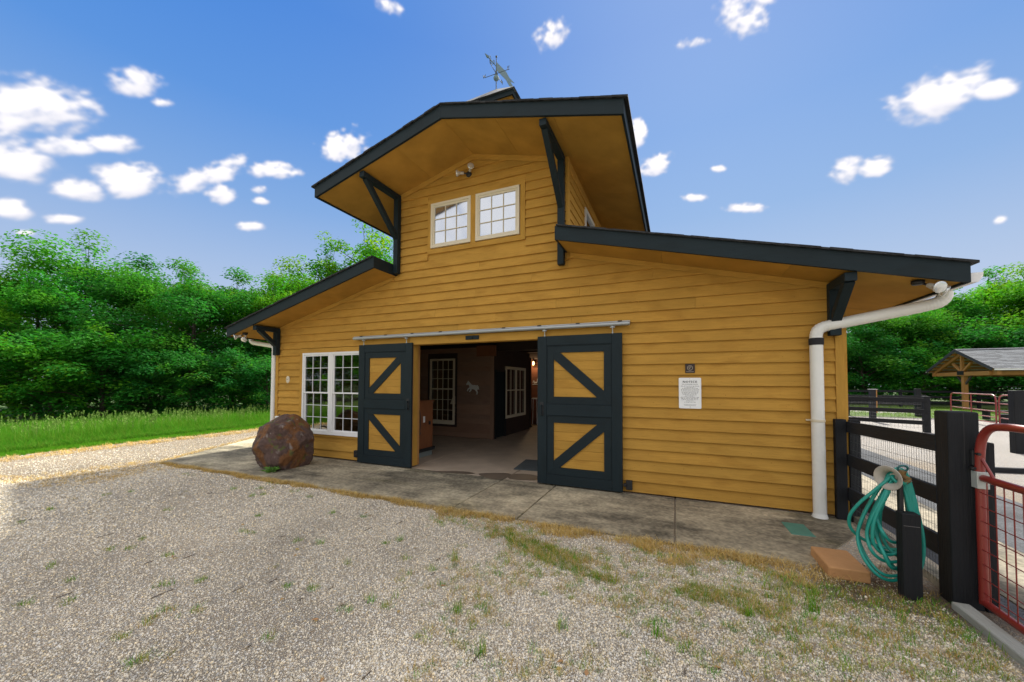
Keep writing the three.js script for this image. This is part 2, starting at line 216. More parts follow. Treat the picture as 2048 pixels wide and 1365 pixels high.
// beyond the side fence: strips of pale gravel, concrete and asphalt beside the barn
structure('yard_gravel', sheet(4.9, 60, -26, 30, .5, (x, z) => -.055 + .012 * wob(x, z, 241, .5), (x, z) => { const k = .95 + .16 * wob(x, z, 243, .5), w = sstep(7.2, 8.6, x + .5 * wob(x, z, 245, .6) + (z < -5 ? (-5 - z) * .8 : 0)); return [lerp(.50, .62, w) * k, lerp(.44, .61, w) * k, lerp(.36, .60, w) * k]; }, (x, z) => !(x > 16 && z < -19)), M([1, 1, 1], .95, { map: gravelMap, bumpMap: gravelBump, bumpScale: .01, vertexColors: true }));
structure('paddock_grass', sheet(-6, 70, -70, -17, 1, (x, z) => -.050 + .03 * wob(x, z, 251, .4), (x, z) => { const k = fbm(x * .5, z * .5, 4, 0, 0, 253); return [lerp(.8, 1.5, k), lerp(.85, 1.15, k), .9]; }, (x, z) => z < -20 - .35 * Math.max(0, 12 - x) * .2), M([.10, .185, .028], .95, { map: dirtMap, vertexColors: true }));
{
  const slabGeo = (poly, y, t) => { const s = new THREE.Shape(poly.map(p => new THREE.Vector2(p[0], -p[1]))); const g = new THREE.ExtrudeGeometry(s, { depth: t - .006, bevelEnabled: true, bevelSize: .006, bevelThickness: .006, bevelSegments: 1, bevelOffset: -.006 }); g.rotateX(-Math.PI / 2); g.translate(0, y - t, 0); return metric(g, 0, false); };
  const walk = new THREE.Group(); walk.name = 'concrete_apron'; walk.userData = { kind: 'structure' }; scene.add(walk);
  const J = .008, e = 1.69;
  [[[-7.05, e], [-9.1, -1.75], [-6.06, -1.75], [-6.06, .02], [-2.4 - J, .02], [-2.4 - J, e]], [[-2.4 + J, e], [-2.4 + J, .02], [-.06 - J, .02], [-.06 - J, e]], [[-.06 + J, e], [-.06 + J, .02], [.88 - J, .02], [.88 - J, e]], [[.88 + J, e], [.88 + J, .02], [2.65 - J, .02], [2.65 - J, e]], [[2.65 + J, e], [2.65 + J, .02], [4.62, .02], [4.55, .5], [4.2, 1.05], [3.95, 1.38], [3.86, e - .05]]].forEach((p, k) => obj('slab', slabGeo(p.reverse(), 0, .12), concreteTones[k], walk));
  const floor = new THREE.Group(); floor.name = 'barn_floor'; floor.userData = { kind: 'structure' }; scene.add(floor);
  const xs = [-5.95, -2.1, -.06, 2.65, 4.53], zs = [.012, -4.0, -9, -15.8]; let k = 0;
  for (let i = 0; i < 4; i++) for (let j = 0; j < 3; j++) obj('slab', slabGeo([[xs[i] + J, zs[j] - J], [xs[i + 1] - J, zs[j] - J], [xs[i + 1] - J, zs[j + 1]], [xs[i] + J, zs[j + 1]]], -.002, .10), floorConcrete[k++ % 4], floor);
  // water tracked over the threshold
  const wet = P([.20, .155, .11], .5, { map: blotch }); [[[-1.55, .10], [-1.30, -.02], [-1.10, -.12], [-.85, -.14], [-.70, -.10], [-.80, .0], [-1.0, .03], [-1.15, .07], [-1.35, .12]], [[-.62, -.10], [-.40, -.26], [-.16, -.34], [-.075, -.30], [-.075, .12], [-.22, .14], [-.45, .06]], [[-.045, -.34], [.20, -.44], [.42, -.36], [.50, -.16], [.30, -.02], [.05, .0], [-.045, -.1]]].forEach(p => { const sh = new THREE.Shape(); sh.setFromPoints(new THREE.CatmullRomCurve3(p.map(q => new THREE.Vector3(q[0], -q[1], 0)), true).getPoints(60).map(q => new THREE.Vector2(q.x + .012 * (hash(Math.round(q.x * 900), 3) - .5), q.y + .012 * (hash(Math.round(q.y * 900), 5) - .5)))); const g = new THREE.ShapeGeometry(sh); g.rotateX(-Math.PI / 2); g.translate(0, .0045, 0); obj('wet_patch', g, wet, floor); });
  structure('concrete_strip', metric(new THREE.BoxGeometry(.79, .06, 40).translate(5.455, -.06, -8), 2), concreteTones[2]).material = M([.55, .53, .49], .9, { map: concreteMap });
  const asph = M([.115, .125, .14], .93, { map: dirtMap, bumpMap: gravelBump, bumpScale: .004 });
  structure('asphalt_path', sheet(5.86, 7.5, -24, 14, .3, () => -.032, null, (x, z) => x < 7.25 + .15 * wob(0, z, 261, .8) - (z < -3 ? 0 : 0)), asph);
  structure('asphalt_strip', sheet(4.83, 5.05, -2, 14, .2, () => -.036, null), asph);
  const curb = thing('yard_edging', 'long low dark timber edging along the white yard gravel', 'edging'); obj('edging_board', beam([8.0, -.01, -4.5], [13.5, -.01, -5.6], .09, .12), blackWood[1], curb);
}

/* ------------------------------------------------------------------ the barn */
const XC = -.71, ZB = -16, lowS = dx => 4.24 - .25 * dx, upS = dx => 5.862 - .263 * dx;      // soffit heights above the wall, by distance from the ridge
const XL = -6.02, XR = 4.60, UL = -2.47, UR = 1.05;
const barn = thing('barn', 'mustard yellow clapboard barn with dark teal trim and a raised centre roof', 'barn');
{
  // the wall behind the boards, with its openings
  const outer = [[XL, .03], [XR, .03], [XR, lowS(XR - XC)], [UR, lowS(UR - XC)], [UR, upS(UR - XC)], [XC, upS(0)], [UL, upS(XC - UL)], [UL, lowS(XC - UL)], [XL, lowS(XC - XL)]];
  const s = new THREE.Shape(outer.map(p => new THREE.Vector2(...p)));
  const hole = (x0, x1, y0, y1) => s.holes.push(new THREE.Path([[x0, y0], [x0, y1], [x1, y1], [x1, y0]].map(p => new THREE.Vector2(...p))));
  hole(-5.07, -3.33, .56, 2.28); hole(-1.61, -.78, 4.26, 5.07); hole(-.63, .185, 4.26, 5.07);
  // the door opening reaches the ground: part of the outline
  const pts = [[XL, .03], [-2.03, .03], [-2.03, 2.39], [.63, 2.39], [.63, .03], ...outer.slice(1)]; const sh = new THREE.Shape(pts.map(p => new THREE.Vector2(...p))); sh.holes = s.holes;
  const wall = new THREE.ExtrudeGeometry(sh, { depth: .14, bevelEnabled: false }); wall.translate(0, 0, -.14); obj('front_wall', metric(wall, 0), mustard, barn);
  obj('side_wall', box(XL, XL + .14, .03, lowS(XC - XL), ZB, -.141), mustard, barn); for (const [y0, y1, z0, z1] of [[.03, 2.62, -2.6, -.141], [.03, 2.62, ZB, -5.4], [2.621, lowS(XR - XC), ZB, -.141]]) obj('side_wall', box(XR - .14, XR, y0, y1, z0, z1), mustard, barn);
  obj('back_wall', box(XL + .141, XR - .141, .03, 3.0, ZB, ZB + .14), mustard, barn);
  obj('upper_wall', box(UL, UL + .12, 3.5, upS(XC - UL), ZB, -.141), mustard, barn);
  { const u = new THREE.Shape([[.141, 3.5], [-ZB, 3.5], [-ZB, upS(UR - XC)], [.141, upS(UR - XC)]].map(p => new THREE.Vector2(...p))); for (let k = 0; k < 4; k++) { const a = 1.3 + k * 3.6; u.holes.push(new THREE.Path([[a, 4.35], [a + .84, 4.35], [a + .84, 5.1], [a, 5.1]].map(p => new THREE.Vector2(...p)))); } const g = new THREE.ExtrudeGeometry(u, { depth: .12, bevelEnabled: false }); g.rotateY(Math.PI / 2); g.translate(UR - .12, 0, 0); obj('upper_wall', metric(g, 2), mustard, barn); }
  obj('back_wall', prism(clip(clip(rect(UL + .13, UR - .13, 3.0, 6), .263, 1, 5.85 + .263 * XC), -.263, 1, 5.85 - .263 * XC), ZB, ZB + .12), mustard, barn);

  // clapboards, course by course, cut round the openings and trims and under the soffits
  const H = .1592, openings = [[-5.205, -3.19, .46, 2.41], [-2.10, .70, 0, 2.535], [-1.712, .318, 4.12, 5.19]];
  const r = rngOf(31); let nb = 0;
  for (let k = 0; k < 37; k++) {
    const y0 = .032 + k * H, y1 = y0 + H + .004; if (y0 > 5.84) break;
    const upper = y0 >= lowS(XR - XC) - .02, xa = y0 > lowS(UR - XC) - .0 ? UL + .012 : XL + .085, xb = y0 > lowS(UR - XC) - .0 ? UR - .012 : XR - .085;
    let spans = [[xa, xb]];
    for (const [a, b, c, d] of openings) if (y1 > c + .03 && y0 < d - .03) { const n = []; for (const [p, q] of spans) { if (q <= a || p >= b) n.push([p, q]); else { if (a - p > .03) n.push([p, a]); if (q - b > .03) n.push([b, q]); } } spans = n; }
    for (const [p, q] of spans) {
      const cuts = [p]; let at = p; while (q - at > 3.9) { at += lerp(2.1, 3.6, r()); if (q - at > .5) cuts.push(at); } cuts.push(q);
      for (let i = 0; i < cuts.length - 1; i++) {
        const lowY = y0 + (r() - .5) * .004, proud = .0025 * r();
        let poly = rect(cuts[i] + .0012, cuts[i + 1] - .0012, lowY, y1);
        if (y1 > 2.4 && y0 < lowS(UR - XC)) { poly = clip(poly, .25, 1, 4.24 + .25 * XC - .004); poly = clip(poly, -.25, 1, 4.24 - .25 * XC - .004); }
        if (y0 >= lowS(UR - XC)) { poly = clip(poly, .263, 1, 5.862 + .263 * XC - .004); poly = clip(poly, -.263, 1, 5.862 - .263 * XC - .004); }
        if (poly.length < 3) continue;
        obj('siding_board', prism(poly, .0005, .02, y => lerp(.0365 + proud, .004, clamp((y - lowY) / (H + .006)))), sidings[Math.floor(r() * sidings.length)], barn); nb++;
      }
    }
  }
  // narrow courses between the lower roofs' top edge and the raised wall are cut above; boards on the raised side wall, facing the lower roof
  for (let k = 0; k < 13; k++) { const y0 = 3.62 + k * H, y1 = y0 + H + .004; if (y1 > upS(UR - XC) + .02) break; const zs = y1 > 4.24 && y0 < 5.2 ? [[-1.22, -.09], [-4.85, -2.22], [-8.4, -5.9]] : [[-4.85, -.09], [-8.4, -4.852]]; for (const [a, b] of zs) { const g = prism(rect(-b, -a, y0, Math.min(y1, upS(UR - XC) - .003)), .0005, .02, y => lerp(.025, .0065, clamp((y - y0) / (H + .006)))); g.rotateY(Math.PI / 2); g.translate(UR, 0, 0); obj('siding_board', g, sidings[Math.floor(r() * 9)], barn); } }
  // corner boards and casings
  obj('corner_board', box(XR - .084, XR + .004, .03, lowS(XR - XC) - .01, .0005, .040, 1), mustard, barn); obj('corner_board', box(XR + .0045, XR + .03, .03, lowS(XR - XC) - .02, -.09, .040, 1), mustard, barn);
  obj('corner_board', box(XL - .004, XL + .084, .03, lowS(XC - XL) - .01, .0005, .040, 1), mustard, barn);
  obj('corner_board', box(UR - .011, UR + .03, 3.80, upS(UR - XC) - .005, -.085, .030, 1), mustard, barn);
  obj('frieze_board', prism([[UL + .02, upS(XC - UL - .02) - .10], [XC, upS(0) - .10], [XC, upS(0) - .002], [UL + .02, upS(XC - UL - .02) - .002]], .036, .042), mustard, barn); obj('frieze_board', prism([[XC + .001, upS(0) - .10], [UR - .02, upS(UR - .02 - XC) - .10], [UR - .02, upS(UR - .02 - XC) - .002], [XC + .001, upS(0) - .002]], .0365, .0425), mustard, barn);
  obj('frieze_board', prism([[UR + .06, lowS(UR + .06 - XC) - .08], [XR - .1, lowS(XR - .1 - XC) - .08], [XR - .1, lowS(XR - .1 - XC) - .002], [UR + .06, lowS(UR + .06 - XC) - .002]], .0365, .0425), mustard, barn);
  obj('frieze_board', prism([[XL + .1, lowS(XC - XL - .1) - .08], [UL - .06, lowS(XC - UL + .06) - .08], [UL - .06, lowS(XC - UL + .06) - .002], [XL + .1, lowS(XC - XL - .1) - .002]], .0365, .0425), mustard, barn);
  obj('frieze_board', box(UR + .0005, UR + .02, upS(UR - XC) - .14, upS(UR - XC) - .003, -8.4, -.086, 2), mustard, barn);
  const casing = (x0, x1, y0, y1, w) => { obj('casing', box(x0, x1, y1 - w, y1, .0005, .038, 0), mustard, barn); obj('casing', box(x0, x1, y0, y0 + w, .0005, .038, 0), mustard, barn); obj('casing', box(x0, x0 + w, y0 + w + .001, y1 - w - .001, .0005, .037, 1), mustard, barn); obj('casing', box(x1 - w, x1, y0 + w + .001, y1 - w - .001, .0005, .037, 1), mustard, barn); };
  casing(-1.71, .316, 4.125, 5.185, .085); obj('casing', box(-.757, -.654, 4.211, 5.099, .0005, .037, 1), mustard, barn);
  casing(-5.20, -3.195, .465, 2.405, .098);
  obj('door_header', box(-2.098, .698, 2.392, 2.532, .0005, .041, 0), mustard, barn);
  obj('door_jamb', box(-2.099, -2.031, .03, 2.391, -.20, .040, 1), cedar, barn); obj('door_jamb', box(.631, .699, .03, 2.391, -.20, .040, 1), cedar, barn);

  // windows: frame, sash rails and muntins as bars, one pane behind
  const win = (parent, x0, x1, y0, y1, z, sashes, frameMat, glass, face = .04) => {
    const w = sub('window', parent), fr = [];
    const fw = .045; obj('frame', [box(x0, x1, y1 - fw, y1, z - .05, z + face), box(x0, x1, y0, y0 + fw, z - .05, z + face), box(x0, x0 + fw, y0 + fw, y1 - fw, z - .05, z + face - .002), box(x1 - fw, x1, y0 + fw, y1 - fw, z - .05, z + face - .002)], frameMat, w);
    sashes.forEach(([a, b, cols, rows, dz], si) => {
      const X0 = x0 + fw, X1 = x1 - fw, Z1 = z + face - .016 - dz, sw = .032, A = a, B = b; const rail = [box(X0, X1, B - sw, B, Z1 - .022, Z1), box(X0, X1, A, A + sw, Z1 - .022, Z1), box(X0, X0 + sw, A + sw, B - sw, Z1 - .022, Z1 - .001), box(X1 - sw, X1, A + sw, B - sw, Z1 - .022, Z1 - .001)];
      obj('sash', rail, frameMat, w);
      for (let i = 1; i < cols; i++) { const x = lerp(X0 + sw, X1 - sw, i / cols); obj('muntin', box(x - .0055, x + .0055, A + sw, B - sw, Z1 - .014, Z1 - .003), frameMat, w); }
      for (let j = 1; j < rows; j++) { const y = lerp(A + sw, B - sw, j / rows); obj('muntin', box(X0 + sw, X1 - sw, y - .0055, y + .0055, Z1 - .0145, Z1 - .0025), frameMat, w); }
      for (let i = 0; i < cols; i++) for (let j = 0; j < rows; j++) { const px = i => lerp(X0 + sw, X1 - sw, i / cols), py = j => lerp(A + sw, B - sw, j / rows), g = new THREE.PlaneGeometry(px(i + 1) - px(i), py(j + 1) - py(j)); g.rotateY((R0() - .5) * .006).rotateX((R0() - .5) * .006); g.translate((px(i) + px(i + 1)) / 2, (py(j) + py(j + 1)) / 2, Z1 - .017); obj('pane', g, glass, w); }
    });
    return w;
  };
  win(barn, -1.635, -.757, 4.236, 5.098, 0, [[4.281, 5.053, 3, 3, 0]], almond, mirrorGlass, .046); win(barn, -.654, .209, 4.236, 5.098, 0, [[4.281, 5.053, 3, 3, 0]], almond, mirrorGlass, .046);
  for (const [a, b] of [[-5.10, -4.235], [-4.20, -3.30]]) win(barn, a, b, .54, 2.308, 0, [[.585, 1.44, 3, 3, .026], [1.405, 2.263, 3, 3, 0]], white, tintGlass, .052);
  obj('window_sill', box(-5.10, -3.3, .515, .539, .0005, .065, 0), white, barn); obj('window_mullion', box(-4.234, -4.201, .54, 2.308, -.02, .055, 1), white, barn);
  { const sideW = sub('window', barn); const F = (y0, y1, z0, z1, d = .03) => box(UR - .05, UR + d, y0, y1, z0, z1); obj('frame', [F(5.05, 5.12, -2.16, -1.28), F(4.33, 4.40, -2.16, -1.28), F(4.40, 5.05, -2.16, -2.09), F(4.40, 5.05, -1.35, -1.28)], white, sideW); const g = new THREE.PlaneGeometry(.74, .65); g.rotateY(Math.PI / 2); g.translate(UR - .01, 4.725, -1.72); obj('pane', g, clearGlass, sideW); }

  // roofs: soffit sheets, deck, fascias, shingle courses with visible butts
  const ZL = .66, ZU = 1.09;
  const side = (sgn, f, d0, d1, zf, tH, tag) => {              // sgn +1 right, -1 left
    const X = d => XC + sgn * d, line = (a, b, lo, hi, z0, z1) => { let p = [[X(a), f(a) + lo], [X(b), f(b) + lo], [X(b), f(b) + hi], [X(a), f(a) + hi]]; if (sgn < 0) p = p.reverse(); return prism(p, z0, z1); };
    const roof = obj('roof', line(d0, d1 - .02, .0135, tH - .03, ZB - .4, zf - .05), shingle, barn);
    const n = 3; for (let i = 0; i < n; i++) { const a = lerp(d0, d1 - .035, i / n) + (i ? .0015 : 0), b = lerp(d0, d1 - .035, (i + 1) / n) - .0015; obj('soffit_panel', line(a, b, 0, .013, -1.2 + .002, zf - .042), soffits[i % 3], barn); obj('soffit_panel', line(a, b, 0, .013, ZB, -1.2 - .002), soffits[(i + 1) % 3], barn); }
    obj('fascia', line(d0 - (tag ? .0 : .0), d1, -.012, tH - .025, zf - .04, zf), tealSet[0], barn);
    const xe = X(d1), lo = f(d1) - .014, hi = f(d1) + tH - .03; obj('eave_fascia', box(Math.min(xe, X(d1 - .03)), Math.max(xe, X(d1 - .03)), lo, hi, ZB - .4, zf - .041, 2), tealSet[1], barn);
    const step = .142, m = Math.floor((d1 - d0 + .05) / step);
    for (let i = 0; i < m; i++) { const b = d1 + .055 - i * step, a = Math.max(d0, b - step - .06), jitter = .012 * (R0() - .5); obj('shingle_course', line(a, b, tH - .024 + (a > d0 ? .0 : .003), tH - .003 + .006 * R0(), ZB - .42, zf + .028 + jitter), shingle, roof).geometry; }
    return roof;
  };
  side(1, lowS, UR - XC + .012, 6.14, ZL, .215, 0); side(-1, lowS, XC - UL + .012, 6.14, ZL, .215, 0);
  side(1, upS, .001, 2.80, ZU, .215, 1); side(-1, upS, .001, 2.80, ZU, .215, 1);
  // the lower roofs' inner ends, in front of the raised wall
  obj('return_fascia', box(UL - .012, UL + .012, lowS(XC - UL) - .012, lowS(XC - UL) + .19, .036, ZL, 2), tealSet[2], barn); obj('return_fascia', box(UR - .012, UR + .012, lowS(UR - XC) - .012, lowS(UR - XC) + .19, .036, ZL, 2), tealSet[2], barn);
  // knee braces
  const brace = (x, w, yTop, yBot, reach, yStrut, drop) => {
    const b = sub('knee_brace', barn); obj('post', rbox(x - w / 2, x + w / 2, yBot, yTop, .043, .043 + .10, .006, 1), tealSet[3], b);
    obj('arm', rbox(x - w / 2, x + w / 2, yTop - .10 + .002, yTop + .0, .143, reach, .006, 2), tealSet[1], b);
    obj('strut', beam([x, yStrut, .10], [x, yTop - .085, reach - drop], w * .86, .085), tealSet[2], b);
  };
  brace(UR - .075, .105, upS(UR - XC - .02) - .004, 3.58, ZU - .05, 4.52, .10); brace(UL + .065, .105, upS(XC - UL - .01) - .004, 3.81, ZU - .05, 4.50, .10);
  brace(XR - .105, .115, lowS(XR - XC - .05) - .006, 2.26, ZL - .05, 2.42, .06); brace(XL + .085, .115, lowS(XC - XL - .03) - .006, 2.28, ZL - .05, 2.50, .10);

  // gutters and downspouts
  const gut = sgn => { const p = [[0, .02], [0, .115], [.004, .115], [.004, .024], [.075, .024], [.105, .075], [.112, .115], [.118, .115], [.112, .07], [.08, .02]].map(q => new THREE.Vector2(sgn * q[0], q[1])); const g = new THREE.ExtrudeGeometry(new THREE.Shape(p), { depth: 16.9, bevelEnabled: false }); g.translate(XC + sgn * 6.146, lowS(6.14) - .02, ZB - .3); const G = sub('gutter', barn); obj('trough', g, white, G); obj('end_cap', prism(sgn > 0 ? [[XC + 6.147, 2.703], [XC + 6.225, 2.703], [XC + 6.262, 2.80], [XC + 6.147, 2.80]] : [[XC - 6.225, 2.703], [XC - 6.147, 2.703], [XC - 6.147, 2.80], [XC - 6.262, 2.80]], .602, .606), white, G); };
  gut(1); gut(-1);
  const corr = (curvePts, r, n) => { const c = new THREE.CatmullRomCurve3(curvePts.map(p => new THREE.Vector3(...p)), false, 'centripetal'), g = new THREE.TubeGeometry(c, n, r, 18); const p = g.attributes.position; for (let i = 0; i <= n; i++) { const q = c.getPointAt(i / n), k = 1 + (i % 3 === 0 ? -.05 : .0); for (let j = 0; j <= 18; j++) { const o = i * 19 + j; p.setXYZ(o, q.x + (p.getX(o) - q.x) * k, q.y + (p.getY(o) - q.y) * k, q.z + (p.getZ(o) - q.z) * k); } } g.computeVertexNormals(); return g; };
  { const d = sub('downspout', barn), r = .069, zz = .115; obj('pipe', [rod([4.305, .0, zz], [4.302, 2.15, zz], r, 24)], pipeWhite, d); obj('collar', lathe([[r + .004, 0], [r + .008, .004], [r + .008, .082], [r + .002, .088]], 24).translate(4.302, 2.145, zz), rubber, d);
    obj('elbow', corr([[4.302, 2.20, zz], [4.303, 2.27, zz], [4.325, 2.335, zz], [4.38, 2.372, zz], [4.46, 2.392, zz]], r * .98, 30), pipeWhite, d); obj('pipe', rod([4.45, 2.389, zz], [5.29, 2.555, zz], r * .97, 24), pipeWhite, d);
    obj('elbow', corr([[5.27, 2.551, zz], [5.36, 2.572, zz], [5.445, 2.60, zz], [5.49, 2.65, zz], [5.497, 2.71, zz]], r * .98, 30), pipeWhite, d);
    obj('strap', [lathe([[r + .001, 0], [r + .006, .002], [r + .006, .03], [r + .001, .032]], 24).translate(4.303, 1.18, zz), box(4.20, 4.245, 1.186, 1.206, .03, .06)], almond, d); obj('base_flange', lathe([[r, .05], [r + .012, .012], [r + .016, .0]], 24).translate(4.305, .001, zz), pipeWhite, d); }
  { const d = sub('downspout', barn), r = .052, x = -6.10, zz = .03; obj('pipe', rod([x, .0, zz], [x, 2.38, zz], r, 20), pipeWhite, d); obj('elbow', corr([[x, 2.36, zz], [x - .005, 2.45, zz], [x - .04, 2.50, zz + .005], [x - .12, 2.525, zz + .01]], r, 18), pipeWhite, d); obj('pipe', rod([x - .10, 2.52, zz + .01], [-6.74, 2.60, zz + .04], r * .97, 20), pipeWhite, d); obj('elbow', corr([[-6.72, 2.597, zz + .04], [-6.82, 2.615, zz + .04], [-6.885, 2.65, zz + .045], [-6.90, 2.71, zz + .05]], r, 18), pipeWhite, d); }

  // cupola on the ridge, with a steep hipped roof
  const cz = -.9, cup = sub('cupola', barn), hw = .46; obj('cupola_wall', box(XC - hw, XC + hw, 5.9, 7.02, cz - hw, cz + hw), mustard, cup);
  const eave = .67, ye = 7.085; for (const [a, b, n] of [[-eave, eave, 'f'], [-eave, eave, 'b']]) { const z = n === 'f' ? cz + eave : cz - eave; obj('cupola_fascia', box(XC + a, XC + b, ye - .10, ye, Math.min(z, z - Math.sign(z - cz) * .03), Math.max(z, z - Math.sign(z - cz) * .03)), tealSet[0], cup); }
  for (const sg of [-1, 1]) obj('cupola_fascia', box(Math.min(XC + sg * eave, XC + sg * (eave - .03)), Math.max(XC + sg * eave, XC + sg * (eave - .03)), ye - .10, ye - .001, cz - eave + .031, cz + eave - .031), tealSet[1], cup);
  obj('cupola_soffit', box(XC - eave + .032, XC + eave - .032, ye - .09, ye - .075, cz - eave + .032, cz + eave - .032), soffits[0], cup);
  for (let k = 0; k < 6; k++) { const a = .705 * (1 - k / 6), b = .705 * (1 - (k + 1) / 6) - .0, y0 = ye + k * .114, y1 = ye + (k + 1) * .114; const g = new THREE.CylinderGeometry(Math.max(.004, b + .0) * Math.SQRT2, (a + .012) * Math.SQRT2, y1 - y0 + .01, 4, 1, k < 5 ? false : false); g.rotateY(Math.PI / 4); g.translate(XC, (y0 + y1) / 2, cz); obj('shingle_course', metric(g.toNonIndexed(), 0), shingleGrey, cup); }

  // sliding door track, centre stop, floor guides
  obj('door_track', [rod([-3.5, 2.565, .105], [2.045, 2.562, .105], .031, 18), box(-3.5, 2.045, 2.594, 2.606, .036, .10)], steel, barn);
  for (let i = 0; i < 9; i++) { const x = lerp(-3.3, 1.9, i / 8); obj('track_bracket', rbox(x - .03, x + .03, 2.587, 2.612, .034, .112, .003), i === 4 ? steel : black, barn); }
  obj('centre_stop', [rbox(-.83, -.56, 2.435, 2.505, .0415, .066, .004), rbox(-.715, -.675, 2.45, 2.475, .06, .09, .004)], teal, barn);
  obj('door_guide', [rbox(1.975, 2.065, .06, .20, .03, .085, .006), rbox(1.94, 1.98, .11, .15, .03, .11, .006)], black, barn); obj('door_guide', [rbox(-3.47, -3.38, .10, .24, .03, .085, .006), rbox(-3.40, -3.35, .14, .18, .03, .11, .006)], black, barn);
}

/* the two sliding doors */
function barnDoor(x0, flip, label) {                              // flip: the diagonals of the left door mirror those of the right one
  const D = thing('sliding_barn_door', label, 'barn door', 'sliding doors of the barn', [x0, .022, .068]), w = 1.353, h = 2.4;
  const a = .155, b = .27; let t = 0; const nx = () => tealSet[t++ % 4];
  obj('stile', rbox(0, a, 0, h, 0, .045, .004, 1), nx(), D); obj('stile', rbox(w - a, w, 0, h, 0, .045, .004, 1), nx(), D);
  for (const [y0, y1] of [[0, a], [1.11, 1.29], [h - a, h]]) obj('rail', rbox(a + .001, w - a - .001, y0, y1, 0, .0445, .004, 0), nx(), D);
  for (const [y0, y1] of [[.156, 1.109], [1.291, h - .156]]) {
    const i0 = a + .001, i1 = w - a - .001, m = .118;
    // mitred inner moulding
    const g = (poly) => prism(poly, .002, .033);
    obj('moulding', g([[i0, y0], [i1, y0], [i1 - m, y0 + m], [i0 + m, y0 + m]]), nx(), D); obj('moulding', g([[i0 + m, y1 - m], [i1 - m, y1 - m], [i1, y1], [i0, y1]]), nx(), D);
    obj('moulding', g([[i0, y0 + .001], [i0 + m - .001, y0 + m], [i0 + m - .001, y1 - m], [i0, y1 - .001]]), nx(), D); obj('moulding', g([[i1 - m + .001, y0 + m], [i1, y0 + .001], [i1, y1 - .001], [i1 - m + .001, y1 - m]]), nx(), D);
    const bead = .012; obj('bead', [rbox(i0 + .001, i1 - .001, y0 + .001, y0 + bead, .034, .041, .003), rbox(i0 + .001, i1 - .001, y1 - bead, y1 - .001, .034, .041, .003), rbox(i0 + .001, i0 + bead, y0 + bead, y1 - bead, .034, .0405, .003), rbox(i1 - bead, i1 - .001, y0 + bead, y1 - bead, .034, .0405, .003)], tealPlain, D);
    const px0 = i0 + m, px1 = i1 - m, py0 = y0 + m, py1 = y1 - m, n = 5;
    for (let k = 0; k < n; k++) obj('panel_board', rbox(px0 - .02, px1 + .02, lerp(py0, py1, k / n) + .0012, lerp(py0, py1, (k + 1) / n) - .0012, .001 - .012, .012, .003, 0), sidings[(k * 2 + (flip ? 1 : 4)) % 9], D);
    const up = y0 > 1, rise = up === !!flip;                       // does the diagonal rise to the right?
    let poly = rise ? [[px0, py0], [px0 + .105, py0], [px1, py1 - .105], [px1, py1], [px1 - .105, py1], [px0, py0 + .105]] : [[px1, py0], [px1, py0 + .105], [px0 + .105, py1], [px0, py1], [px0, py1 - .105], [px1 - .105, py0]];
    obj('diagonal_brace', prism(poly, .0125, .031), nx(), D);
  }
  const hx = flip ? w - .075 : .075; const H_ = sub('handle', D); obj('handle_plate', rbox(hx - .032, hx + .032, 1.10, 1.32, .0455, .053, .004), black, H_); obj('handle_grip', [rbox(hx - .014, hx + .014, 1.10, 1.28, .075, .092, .006), rbox(hx - .012, hx + .012, 1.12, 1.15, .05, .078, .004), rbox(hx - .012, hx + .012, 1.24, 1.27, .05, .078, .004)], tealPlain, H_);
  for (const x of [.12, w - .14]) { const hg = sub('hanger', D); obj('hanger_bolt', [rod([x, h - .03, .03], [x, h + .10, .034], .007), rod([x, h - .01, .03], [x, h + .015, .03], .016, 6)], steel, hg); obj('hanger_wheel', [put(new THREE.CylinderGeometry(.014, .014, .06, 14).rotateX(Math.PI / 2), [x, h + .095, .037]), put(new THREE.BoxGeometry(.07, .014, .02), [x, h + .092, .037])], steel, hg); }
  return D;
}
barnDoor(-3.343, true, 'left sliding barn door, beside the tall white window, slid half across it');
barnDoor(.577, false, 'right sliding barn door, between the doorway and the white notice sign');

